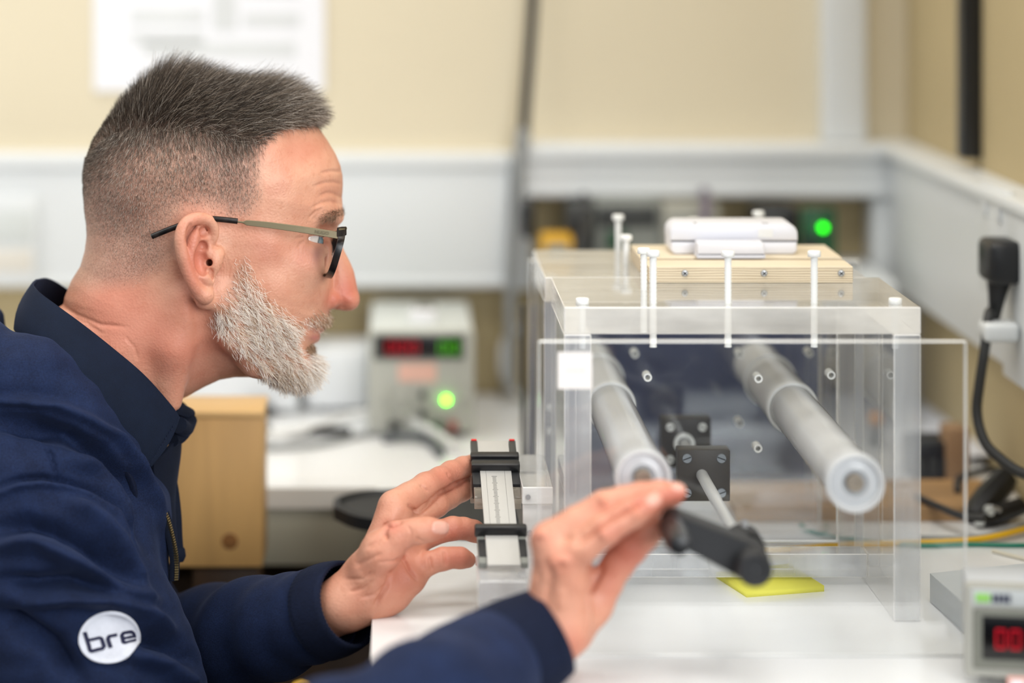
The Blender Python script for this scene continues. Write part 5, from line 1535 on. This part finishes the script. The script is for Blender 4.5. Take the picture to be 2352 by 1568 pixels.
LH.chain([(952, 1312, -26, 32), (985, 1293, -24, 26), (1018, 1283, -26, 26), (1040, 1280, -32, 23), (1058, 1281, -38, 24), (1074, 1285, -44, 19)], 8)
LH.cap((905, 1178, 30), (930, 1190, 0), 8, 10, 20, 'sub')
lw, lq = hand_done(LH,
    creases=[([(958, 1184), (984, 1160), (1004, 1136), (1040, 1116), (1074, 1099)], 5, .0026), ([(888, 1200), (882, 1225), (890, 1240)], 5, 0.00270), ([(884, 1205), (900, 1206), (925, 1196)], 4, 0.00315), ([(908, 1288), (920, 1284), (932, 1274)], 3.5, 0.00270), ([(870, 1292), (895, 1290), (908, 1288)], 3, 0.00135),
             ([(965, 1112), (985, 1130)], 3.5, 0.00135), ([(1026, 1083), (1040, 1106)], 3, 0.00113), ([(936, 1158), (962, 1180)], 4, 0.00180), ([(1019, 1264), (1024, 1300)], 3.5, 0.00158), ([(985, 1276), (992, 1312)], 4, 0.00180),
             ([(925, 1280), (940, 1310), (960, 1335)], 4, 0.00202), ([(900, 1308), (890, 1345), (858, 1395)], 5, 0.00270), ([(830, 1372), (860, 1366), (890, 1340)], 4, 0.00135), ([(800, 1360), (830, 1352), (860, 1330)], 4, 0.00135), ([(790, 1330), (830, 1330), (855, 1312)], 4, 0.00113), ([(935, 1205), (945, 1222), (940, 1240)], 3, 0.00090), ([(955, 1232), (962, 1240), (975, 1244)], 3, 0.00090), ([(840, 1260), (865, 1245), (885, 1218)], 6, 0.00135), ([(815, 1300), (845, 1285), (880, 1270)], 5, 0.00113)],
    nails=[((1012, 1211), (1, .12), 19, 15)],
    redp=[(1040, 1090, 60, 50, .5), (1060, 1220, 60, 30, .6), (1050, 1285, 60, 30, .6), (930, 1300, 60, 60, .35), (900, 1210, 22, 18, .5), (920, 1350, 60, 60, .2), (1005, 1215, 26, 22, .2)])

# right hand, back of the hand towards the camera, closing on the crank grip
RH = Field((1130, 1060, -200), (1640, 1680, 130), 3.0, 1.545)
RH.cap((1222, 1540, 0), (1268, 1450, 0), 66, 68, 20)
RH.cap((1235, 1530, -40), (1290, 1450, -40), 58, 60, 30)
for q, r in (((1296, 1300, 34), 42), ((1268, 1252, 6), 42), ((1290, 1240, -50), 42), ((1330, 1240, -100), 40)):
    RH.cap((1272, 1440, -5), q, 60, r, 30)
RH.cap((1265, 1240, 0), (1295, 1300, 30), 42, 44, 24)
RH.cap((1300, 1440, 10), (1315, 1340, 24), 52, 40, 34)
RH.chain([(1292, 1292, 36, 44), (1340, 1254, 50, 37), (1388, 1218, 54, 36), (1420, 1197, 50, 32), (1448, 1180, 44, 33), (1476, 1164, 36, 30), (1496, 1153, 30, 26)], 9)      # little finger
RH.chain([(1262, 1240, 6, 42), (1325, 1200, 6, 37), (1388, 1164, 2, 37), (1430, 1150, 0, 33), (1470, 1142, -4, 34), (1515, 1133, -8, 30), (1554, 1130, -12, 23)], 9)       # ring finger
RH.chain([(1290, 1240, -50, 40), (1395, 1170, -66, 34), (1480, 1150, -70, 30), (1545, 1140, -72, 24)], 8)
RH.chain([(1330, 1240, -100, 38), (1405, 1190, -124, 33), (1478, 1168, -124, 29), (1528, 1160, -120, 23)], 8)
RH.chain([(1318, 1448, -50, 46), (1362, 1388, -62, 42), (1394, 1340, -62, 36)], 26)
RH.chain([(1390, 1338, -62, 38), (1420, 1294, -58, 36), (1450, 1258, -50, 36), (1482, 1228, -42, 33), (1504, 1213, -36, 27)], 12)
RH.cap((1345, 1372, 40), (1378, 1306, 20), 5, 6, 12, 'sub')
RH.cap((1338, 1470, 40), (1350, 1368, 30), 3, 5, 14, 'sub')
rw_, rq = hand_done(RH,
    creases=[([(1318, 1254), (1334, 1242), (1371, 1214), (1397, 1195), (1452, 1168), (1492, 1134)], 7, .0042), ([(1350, 1366), (1368, 1330), (1384, 1296)], 7, .003), ([(1225, 1235), (1240, 1225), (1255, 1232)], 8, -0.00225), ([(1262, 1300), (1285, 1284), (1310, 1290)], 9, -0.00270), ([(1376, 1212), (1392, 1240)], 7, -0.00180), ([(1452, 1160), (1464, 1192)], 6, -0.00135), ([(1376, 1140), (1396, 1160)], 7, -0.00180),
             ([(1250, 1400), (1265, 1330), (1255, 1280)], 9, 0.00270), ([(1290, 1240), (1320, 1232), (1340, 1222)], 8, 0.00225), ([(1230, 1330), (1226, 1290)], 8, 0.00158), ([(1285, 1400), (1290, 1350)], 9, -0.00135)],
    nails=[((1503, 1146), (1, -.55), 17, 15), ((1562, 1118), (1, .2), 20, 9)],
    redp=[(1240, 1225, 30, 25, .35), (1285, 1285, 35, 30, .35), (1500, 1150, 60, 40, .65), (1570, 1135, 40, 25, .7), (1450, 1270, 60, 60, .7), (1390, 1160, 30, 20, .3), (1395, 1220, 30, 20, .3), (1310, 1480, 40, 40, .4), (1400, 1350, 30, 60, .4)])
# ------------------------------------------------------------------ clothes
def cloth_mat(name, c1, c2, weave=900, fuzz=.14, bump=.35):
    m = bpy.data.materials.new(name); nt, N, L = nodes_of(m); b = N['Principled BSDF']
    tc = N.new('ShaderNodeTexCoord')
    n = N.new('ShaderNodeTexNoise'); n.inputs['Scale'].default_value = weave; n.inputs['Detail'].default_value = 2
    n2 = N.new('ShaderNodeTexNoise'); n2.inputs['Scale'].default_value = 60; n2.inputs['Detail'].default_value = 4
    for q in (n, n2): L.new(tc.outputs['Object'], q.inputs['Vector'])
    ad = N.new('ShaderNodeMath'); ad.operation = 'MULTIPLY_ADD'; ad.inputs[1].default_value = .6; L.new(n.outputs[0], ad.inputs[0])
    a2 = N.new('ShaderNodeMath'); a2.operation = 'MULTIPLY'; a2.inputs[1].default_value = .4; L.new(n2.outputs[0], a2.inputs[0]); L.new(a2.outputs[0], ad.inputs[2])
    r = N.new('ShaderNodeMapRange'); r.inputs[1].default_value = .3; r.inputs[2].default_value = .7; L.new(ad.outputs[0], r.inputs[0])
    mx = N.new('ShaderNodeMix'); mx.data_type = 'RGBA'; mx.inputs[6].default_value = lin(c1); mx.inputs[7].default_value = lin(c2)
    L.new(r.outputs[0], mx.inputs[0]); L.new(mx.outputs[2], b.inputs['Base Color'])
    b.inputs['Roughness'].default_value = .85; b.inputs['Specular IOR Level'].default_value = .2
    b.inputs['Sheen Weight'].default_value = fuzz; b.inputs['Sheen Roughness'].default_value = .4; b.inputs['Sheen Tint'].default_value = lin('6F80B0')
    bp = N.new('ShaderNodeBump'); bp.inputs['Strength'].default_value = bump; bp.inputs['Distance'].default_value = .0007
    L.new(n.outputs[0], bp.inputs['Height']); L.new(bp.outputs[0], b.inputs['Normal'])
    return m
M_hood = cloth_mat('navy_fleece', '0E162C', '1B294A')
M_rib = cloth_mat('navy_rib', '0B1122', '121B33', 700, .1, .5)
M_shirt = cloth_mat('dark_navy_shirt', '0B1322', '111C30', 1400, .15, .15)
M_black_cloth = cloth_mat('shirt_placket', '0A0F1A', '10182A', 1400, .1, .1)
TF = Field((-230, 640, -470), (520, 1900, 620), 6.0, 1.82)
# trunk, chest, far shoulder
TF.cap((-20, 1060, 0), (-110, 1900, 0), 290, 330, 60)
TF.cap((60, 1100, 180), (20, 1100, -180), 230, 230, 90)
TF.cap((150, 1180, 90), (70, 1700, 90), 235, 290, 60)
TF.cap((150, 1180, -90), (70, 1700, -90), 235, 290, 60)
# near shoulder and upper arm
TF.cap((40, 1110, 215), (120, 1290, 265), 165, 205, 70)
TF.cap((120, 1290, 265), (215, 1560, 275), 215, 225, 40)
TF.cap((215, 1560, 275), (300, 1840, 330), 225, 210, 40)
TF.cap((40, 1110, -250), (190, 1290, -320), 160, 165, 70)
TF.cap((190, 1290, -320), (330, 1560, -320), 165, 155, 40)
# hood lying round the neck
for sg in (1, -1):
    TF.chain([(-160, 800, 60 * sg, 100), (-60, 830, 190 * sg, 95), (60, 870, 250 * sg, 92), (160, 960, 245 * sg, 88), (240, 1060, 205 * sg, 76), (296, 1150, 150 * sg, 58), (330, 1240, 100 * sg, 44), (346, 1400, 70 * sg, 42)], 34)
TF.cap((-170, 800, -60), (-170, 800, 60), 100, 100, 30)
TF.cap((-30, 770, -40), (-30, 770, 60), 66, 66, 30)
# opening for the neck
TF.chain([(150, 640, 0, 150), (150, 800, 0, 165), (230, 900, 0, 150), (290, 990, 0, 110)], 16, 'sub')
tV, tQ = TF.mesh(); tV = TF.smooth(tV, tQ, 3, .5)
tW = TF.world(tV); tQ = outward(tW, tQ); tN = normals(tW, tQ); tp = to_px(tW)
nearf = np.clip(-tN[:, 1] * 1.6 + .35, 0, 1) * (tW[:, 1] < 1.84)
def fold(pts, wid, amp, skew=0.0):
    """soft ridge (amp>0) or valley (amp<0) along a line seen from the near side"""
    global tW
    dd, tt = polyline_d(pts, tp[:, 0], tp[:, 1])
    g = np.exp(-(dd / wid) ** 2) * np.clip(np.minimum(tt, 1 - tt) * 4 + .25, 0, 1)
    tW = tW + tN * (g * amp * nearf)[:, None]
# hood rim seam and the hollow under it
fold([(-20, 918), (60, 920), (130, 932), (200, 962), (262, 1000), (310, 1052), (345, 1115), (372, 1165)], 11, 0.01000)
fold([(-20, 968), (80, 975), (160, 1004), (230, 1045), (290, 1110), (330, 1180), (352, 1260)], 20, -0.02300)
fold([(-20, 945), (90, 950), (170, 975), (240, 1015), (300, 1080)], 10, 0.00340)
# yoke and shoulder seams
fold([(-20, 1125), (40, 1102), (95, 1096), (150, 1106), (215, 1128), (270, 1165), (305, 1215), (318, 1270)], 7, -0.00689)
fold([(-20, 1140), (40, 1116), (95, 1108), (150, 1118), (210, 1142), (262, 1180), (295, 1230)], 8, 0.00505)
fold([(108, 1022), (122, 1060), (128, 1096)], 5, -0.00367); fold([(116, 1022), (130, 1060), (136, 1096)], 5, 0.00275)
fold([(150, 1040), (220, 1075), (275, 1130), (312, 1200)], 26, 0.01148)
# sleeve folds
fold([(150, 1150), (200, 1180), (260, 1235), (300, 1300), (330, 1370)], 19, 0.01395)
fold([(-10, 1220), (60, 1200), (130, 1215), (210, 1265), (290, 1340)], 21, -0.01859)
fold([(-10, 1255), (80, 1245), (180, 1290), (270, 1350), (350, 1385)], 19, 0.01704)
fold([(0, 1330), (80, 1340), (170, 1330), (250, 1350)], 19, -0.01550)
fold([(60, 1385), (150, 1370), (240, 1378), (330, 1415), (400, 1460)], 19, 0.01550)
fold([(-10, 1410), (50, 1440), (120, 1480), (180, 1560)], 24, -0.01704)
fold([(320, 1460), (400, 1480), (460, 1530)], 18, -0.01395)
fold([(300, 1500), (380, 1530), (440, 1590)], 18, 0.01395)
# soft wander of the cloth
nz = np.sin(tp[:, 0] * .021 + tp[:, 1] * .013) * np.sin(tp[:, 1] * .017 - tp[:, 0] * .009 + 1.3) * .0022 + np.sin(tp[:, 0] * .05 + tp[:, 1] * .06) * np.sin(tp[:, 1] * .043 - tp[:, 0] * .051) * .0006
tW = tW + tN * nz[:, None]
hoodie = np_mesh('hooded_top', tW, tQ, M_hood, man)

# sleeves of the forearms: rings along an axis with rumples
def sleeve(name, axis, radii, D_w, amp, ph, squash=1.0, cuff=None):
    pts = spline([P(*a) for a in axis], 14); n = len(pts)
    r = np.interp(np.linspace(0, 1, n), np.linspace(0, 1, len(radii)), radii)
    K = 56; V_ = []; up = Vector((0, -1, 0))
    for i, p in enumerate(pts):
        t_ = (pts[min(i + 1, n - 1)] - pts[max(i - 1, 0)]).normalized()
        a_ = t_.cross(up).normalized(); b_ = a_.cross(t_)
        s_ = i / (n - 1)
        for k in range(K):
            th = 2 * math.pi * k / K
            w_ = amp * min(1, (1 - s_) * 5) * (math.sin(s_ * 34 + 1.6 * math.sin(th + ph) + ph) * .6 + math.sin(s_ * 21 - 2 * th + ph * 2) * .5 + math.sin(th * 3 + s_ * 9) * .3)
            rr = r[i] + w_
            V_.append(p + a_ * math.cos(th) * rr + b_ * math.sin(th) * rr * squash)
    Q_ = [(i * K + k, i * K + (k + 1) % K, (i + 1) * K + (k + 1) % K, (i + 1) * K + k) for i in range(n - 1) for k in range(K)]
    o = pyd(name, V_, Q_, M_hood, man, True)
    m_ = o.modifiers.new('thick', 'SOLIDIFY'); m_.thickness = .0024; m_.offset = -1
    m_ = o.modifiers.new('sub', 'SUBSURF'); m_.levels = 1; m_.render_levels = 1
    return o
def cuff(name, a, b, r0, r1, squash=1.0):
    pts = [a.lerp(b, k / 6) for k in range(7)]
    K = 120; V_ = []; t_ = (b - a).normalized(); up = Vector((0, -1, 0)); a_ = t_.cross(up).normalized(); b_ = a_.cross(t_)
    for i, p in enumerate(pts):
        for k in range(K):
            th = 2 * math.pi * k / K; rr = (r0 + (r1 - r0) * i / 6) + (.00035 if k % 2 else -.00035) + (.0012 * math.sin(math.pi * i / 6))
            V_.append(p + a_ * math.cos(th) * rr + b_ * math.sin(th) * rr * squash)
    Q_ = [(i * K + k, i * K + (k + 1) % K, (i + 1) * K + (k + 1) % K, (i + 1) * K + k) for i in range(6) for k in range(K)]
    o = pyd(name, V_, Q_, M_rib, man, True)
    m_ = o.modifiers.new('thick', 'SOLIDIFY'); m_.thickness = .0026; m_.offset = -1
    return o
# far (left) forearm
sleeve('sleeve', [(250, 1590, 1.90), (400, 1510, 1.86), (540, 1464, 1.80), (650, 1432, 1.75), (745, 1406, 1.716)], [.048, .042, .037, .033, .0285], 0, .0028, .4)
cuff('cuff', P(740, 1408, 1.718), P(802, 1387, 1.702), .0300, .0272)
# near (right) forearm
sleeve('sleeve', [(290, 1950, 1.62), (520, 1885, 1.50), (760, 1775, 1.43), (980, 1648, 1.445), (1128, 1530, 1.530)], [.064, .058, .049, .042, .0335], 0, .0030, 2.2)
cuff('cuff', P(1118, 1537, 1.529), P(1260, 1453, 1.5455), .0325, .0262)

# shirt collar
def strip(name, tops, bots, m, thick=.0016, n=10, par=man, close=False):
    a = spline(tops, n); b = spline(bots, n); k = len(a); R_ = 6; V_ = []
    for j in range(R_ + 1):
        s_ = j / R_
        for p, q in zip(a, b):
            V_.append(p.lerp(q, s_) + (p - Vector((XP(230, 1.82), 1.82, p.z))).normalized() * .0035 * math.sin(math.pi * s_))
    Q_ = [(j * k + i, j * k + i + 1, (j + 1) * k + i + 1, (j + 1) * k + i) for j in range(R_) for i in range(k - 1)]
    o = pyd(name, V_, Q_, m, par, True)
    md = o.modifiers.new('thick', 'SOLIDIFY'); md.thickness = thick; md.offset = 0
    md = o.modifiers.new('bev', 'BEVEL'); md.width = .0004; md.segments = 2
    return o
def T3(px, py, w_): return unpx(TF, (px, py, w_))
cn = [((84, 642, 10), (40, 745, 20)), ((76, 652, 70), (34, 758, 100)), ((92, 672, 130), (56, 778, 190)), ((133, 703, 176), (120, 824, 250)), ((190, 745, 198), (172, 872, 262)), ((262, 802, 196), (222, 924, 255)), ((331, 861, 178), (275, 988, 232)), ((391, 928, 146), (318, 1038, 208)), ((412, 958, 128), (347, 1072, 190))]
strip('collar', [T3(*a) for a, b in cn], [T3(*b) for a, b in cn], M_shirt)
# far half of the collar: its inner side shows behind the neck, its tip in front
fn = [((84, 642, 10), (50, 745, 0)), ((112, 640, -70), (80, 740, -110)), ((150, 660, -150), (120, 760, -200)), ((200, 700, -190), (180, 830, -250)), ((300, 800, -190), (270, 930, -240)), ((392, 902, -120), (370, 985, -170)), ((424, 928, -70), (402, 1000, -110)), ((438, 948, -40), (425, 1000, -70))]
strip('collar', [T3(*a) for a, b in fn], [T3(*b) for a, b in fn], M_shirt)
# collar stand, placket and button loop in front
bm = bmesh.new()
for pts, rr in (([(398, 935, 120), (420, 942, 60), (436, 950, 0)], .0042), ([(410, 975, 110), (424, 985, 60), (434, 965, 10)], .0062), ([(396, 1010, 96), (416, 1000, 60), (430, 980, 20)], .0052)):
    bm_tube(bm, spline([T3(*q) for q in pts], 6), rr, 12)
from_bm('collar_stand', bm, M_black_cloth, man, True, 60)
pn = [((350, 1060, 160), (415, 985, 40)), ((352, 1090, 150), (412, 1040, 30)), ((366, 1130, 130), (404, 1100, 20)), ((378, 1180, 110), (398, 1160, 20)), ((384, 1260, 90), (402, 1250, 20))]
strip('placket', [T3(*a) for a, b in pn], [T3(*b) for a, b in pn], M_black_cloth, .003, 8)
# stitching along the collar edge
bm = bmesh.new()
ln = spline([T3(*q) for q in ((272, 977, 240), (312, 1022, 224), (343, 1058, 207), (352, 1052, 202), (372, 1020, 184), (402, 972, 148))], 14)
for i_ in range(0, len(ln) - 1, 2):
    d_ = ln[i_ + 1] - ln[i_]
    bm_tube(bm, [ln[i_] + Vector((0, -.0022, 0)), ln[i_] + d_ * .9 + Vector((0, -.0022, 0))], .00035, 5)
o = from_bm('stitching', bm, M_rib, man, False); o['kind'] = 'stuff'

# zip along the front opening
M_brass = mat('brass_zip', 'A89468', .35, metal=.9)
M_tape = M_black_cloth
def zip_side(pts, wtape, name='zip'):
    c = spline([T3(*q) for q in pts], 14)
    bm = bmesh.new(); bm_tube(bm, c, .0030, 8, flat=1.4)
    tp_ = from_bm('zip_tape', bm, M_tape, man, True, 60)
    Ltot = 0; acc = [0]
    for a_, b_ in zip(c, c[1:]): Ltot += (b_ - a_).length; acc.append(Ltot)
    nt_ = int(Ltot / .0019)
    bm = bmesh.new(); bmesh.ops.create_cube(bm, size=1)
    bmesh.ops.scale(bm, vec=(.0028, .0022, .0011), verts=bm.verts); me = bpy.data.meshes.new('zip_tooth'); bm.to_mesh(me); bm.free(); me.materials.append(M_brass)
    for k in range(min(nt_, 120)):
        s_ = Ltot * (k + .5) / nt_
        i_ = max(0, min(len(c) - 2, int(np.searchsorted(acc, s_)) - 1))
        f_ = (s_ - acc[i_]) / max(1e-9, acc[i_ + 1] - acc[i_]); p = c[i_].lerp(c[i_ + 1], f_)
        t_ = (c[i_ + 1] - c[i_]).normalized()
        o_ = bpy.data.objects.new('zip_tooth', me); COL.objects.link(o_)
        o_.matrix_world = Matrix.Translation(p + Vector((.0016, -.0026, 0))) @ t_.to_track_quat('Z', 'Y').to_matrix().to_4x4()
        o_.parent = tp_
zip_side([(366, 1160, 150), (378, 1182, 142), (388, 1215, 132), (396, 1250, 124), (401, 1285, 116), (400, 1330, 108)], 0)
zip_side([(382, 1120, 60), (388, 1150, 52), (386, 1185, 48)], 0)
# drawstring with its knot
bm = bmesh.new(); bm_tube(bm, spline([T3(*q) for q in ((388, 1080, 20), (398, 1120, 30), (405, 1180, 36), (408, 1240, 38), (410, 1262, 38))], 8), .0038, 10)
ds_ = from_bm('drawstring', bm, M_black_cloth, man, True, 60)
k0 = T3(411, 1270, 38)
lathe('knot', [(-.007, 0), (-.006, .0035), (-.002, .0052), (.003, .0045), (.006, .002), (.0065, 0)], k0, M_black_cloth, ds_, 'Z', 16)
for q in ((262, 1060, 250), (290, 1108, 232)): pass
# tape end showing under the hood rim
strip('neck_tape', [T3(250, 1048, 262), T3(285, 1090, 240), T3(305, 1150, 214)], [T3(268, 1036, 262), T3(306, 1090, 232), T3(318, 1140, 208)], M_rib, .002, 8)

# round sleeve badge with its letters, laid on the cloth
bvh = BVHTree.FromPolygons([Vector(x) for x in tW], [tuple(q) for q in tQ])
def on_cloth(px, py, off=.0012):
    o_ = Vector((0, 0, CAMZ)); d_ = (P(px, py, 1.0) - o_).normalized()
    h_, n_, i_, ds = bvh.ray_cast(o_, d_)
    if h_ is None: return P(px, py, 1.70)
    return h_ + n_ * off if n_.dot(d_) < 0 else h_ - n_ * off
bc = (251, 1463); brx, bry, brot = 71, 60, math.radians(-12)
def badge_pt(x, y, off): # x,y in -1..1
    return on_cloth(bc[0] + x * brx * math.cos(brot) - y * bry * math.sin(brot), bc[1] + x * brx * math.sin(brot) + y * bry * math.cos(brot), off)
M_badge = mat('embroidered_white', 'E4E6F0', .75, var=.06, vscale=300, bump=.4, bscale=1500)
M_letter = mat('navy_thread', '1C1F3F', .75, bump=.4, bscale=1500)
bm = bmesh.new(); rings = []
for rr, off in ((0, .0016), (.25, .0016), (.5, .0016), (.72, .0016), (.88, .0016), (.93, .0022), (.98, .0022), (1.0, .0014), (1.0, .0002)):
    rings.append([bm.verts.new(badge_pt(rr * math.cos(2 * math.pi * k / 48), rr * math.sin(2 * math.pi * k / 48), off)) for k in (range(48) if rr > 0 else (0,))])
for A_, B_ in zip(rings, rings[1:]):
    for k in range(48):
        if len(A_) == 1: bm.faces.new((A_[0], B_[k], B_[(k + 1) % 48]))
        else: bm.faces.new((A_[k], B_[k], B_[(k + 1) % 48], A_[(k + 1) % 48]))
badge = from_bm('badge', bm, M_badge, man, True, 180)
badge['label'] = 'round white embroidered badge with navy letters'
def letter_stroke(bm, pts, wd):
    """ribbon of half width wd along pts in badge units"""
    fine = []
    for a_, b_ in zip(pts, pts[1:]):
        for k in range(6): fine.append((a_[0] + (b_[0] - a_[0]) * k / 6, a_[1] + (b_[1] - a_[1]) * k / 6))
    fine.append(pts[-1]); n = len(fine); L_ = []; R_ = []
    for i_ in range(n):
        x0_, y0_ = fine[max(0, i_ - 1)]; x1_, y1_ = fine[min(n - 1, i_ + 1)]
        l_ = math.hypot(x1_ - x0_, y1_ - y0_) or 1; nx, ny = -(y1_ - y0_) / l_ * wd, (x1_ - x0_) / l_ * wd
        L_.append(bm.verts.new(badge_pt(fine[i_][0] + nx, fine[i_][1] + ny, .0023))); R_.append(bm.verts.new(badge_pt(fine[i_][0] - nx, fine[i_][1] - ny, .0023)))
    for i_ in range(n - 1): bm.faces.new((L_[i_], L_[i_ + 1], R_[i_ + 1], R_[i_]))
glyph = {'b': [[(-.74, -.42), (-.70, .30), (-.66, .36), (-.30, .36), (-.24, .30), (-.26, -.02), (-.32, -.08), (-.70, -.08)]],
         'r': [[(-.06, .40), (-.08, .04), (-.02, -.06), (.22, -.06)]],
         'e': [[(.36, .15), (.74, .15), (.74, .00), (.68, -.07), (.42, -.07), (.36, .0), (.36, .28), (.42, .36), (.76, .36)]]}
for g_ in 'bre':
    bm = bmesh.new()
    for st_ in glyph[g_]: letter_stroke(bm, st_, .062)
    from_bm('badge_letter', bm, M_letter, badge, False)
# hips and legs, seated out of view below the bench top
M_jean = cloth_mat('dark_trousers', '14181F', '1C222B')
bm = bmesh.new()
hp0 = Vector((XP(-60, 1.82), 1.82, .66))
for sg in (1, -1):
    bm_tube(bm, spline([hp0 + Vector((-.02, -.09 * sg, 0)), hp0 + Vector((.1, -.12 * sg, .0)), hp0 + Vector((.22, -.13 * sg, -.03)), hp0 + Vector((.245, -.13 * sg, -.12)), hp0 + Vector((.22, -.13 * sg, -.35)), hp0 + Vector((.20, -.13 * sg, -.655))], 5), np.interp(np.linspace(0, 1, 26), [0, .4, .6, 1], [.085, .075, .06, .045]), 18)
bm_tube(bm, [hp0 + Vector((-.05, .12, .06)), hp0 + Vector((-.05, .06, .09)), hp0 + Vector((-.05, -.06, .09)), hp0 + Vector((-.05, -.12, .06))], [.09, .13, .13, .09], 20)
from_bm('trousers', bm, M_jean, man, True, 60)
stl = thing('stool', (XP(-60, 1.82) - .04, 1.82, 0), 'round dark stool under the seated man, below the view', 'stool')
lathe('seat', [(-.05, 0), (-.05, .17), (-.01, .19), (0, .17), (0, 0)], (XP(-60, 1.82) - .04, 1.82, .60), M_black, stl, 'Z', 32)
lathe('column', [(0, .03), (.55, .03)], (XP(-60, 1.82) - .04, 1.82, .02), M_steel, stl, 'Z', 16)
lathe('base', [(0, 0), (0, .22), (.025, .20), (.03, 0)], (XP(-60, 1.82) - .04, 1.82, 0), M_black, stl, 'Z', 32)
# ------------------------------------------------------------------ one continuous skin object: head, neck, ears and both hands
allV, allQ, att, off = [], [], {}, 0
for V_, Q_, at_ in body_parts:
    allV.append(V_); allQ.append(Q_ + off); off += len(V_)
    for k_, a_ in at_.items(): att.setdefault(k_, []).append(a_)
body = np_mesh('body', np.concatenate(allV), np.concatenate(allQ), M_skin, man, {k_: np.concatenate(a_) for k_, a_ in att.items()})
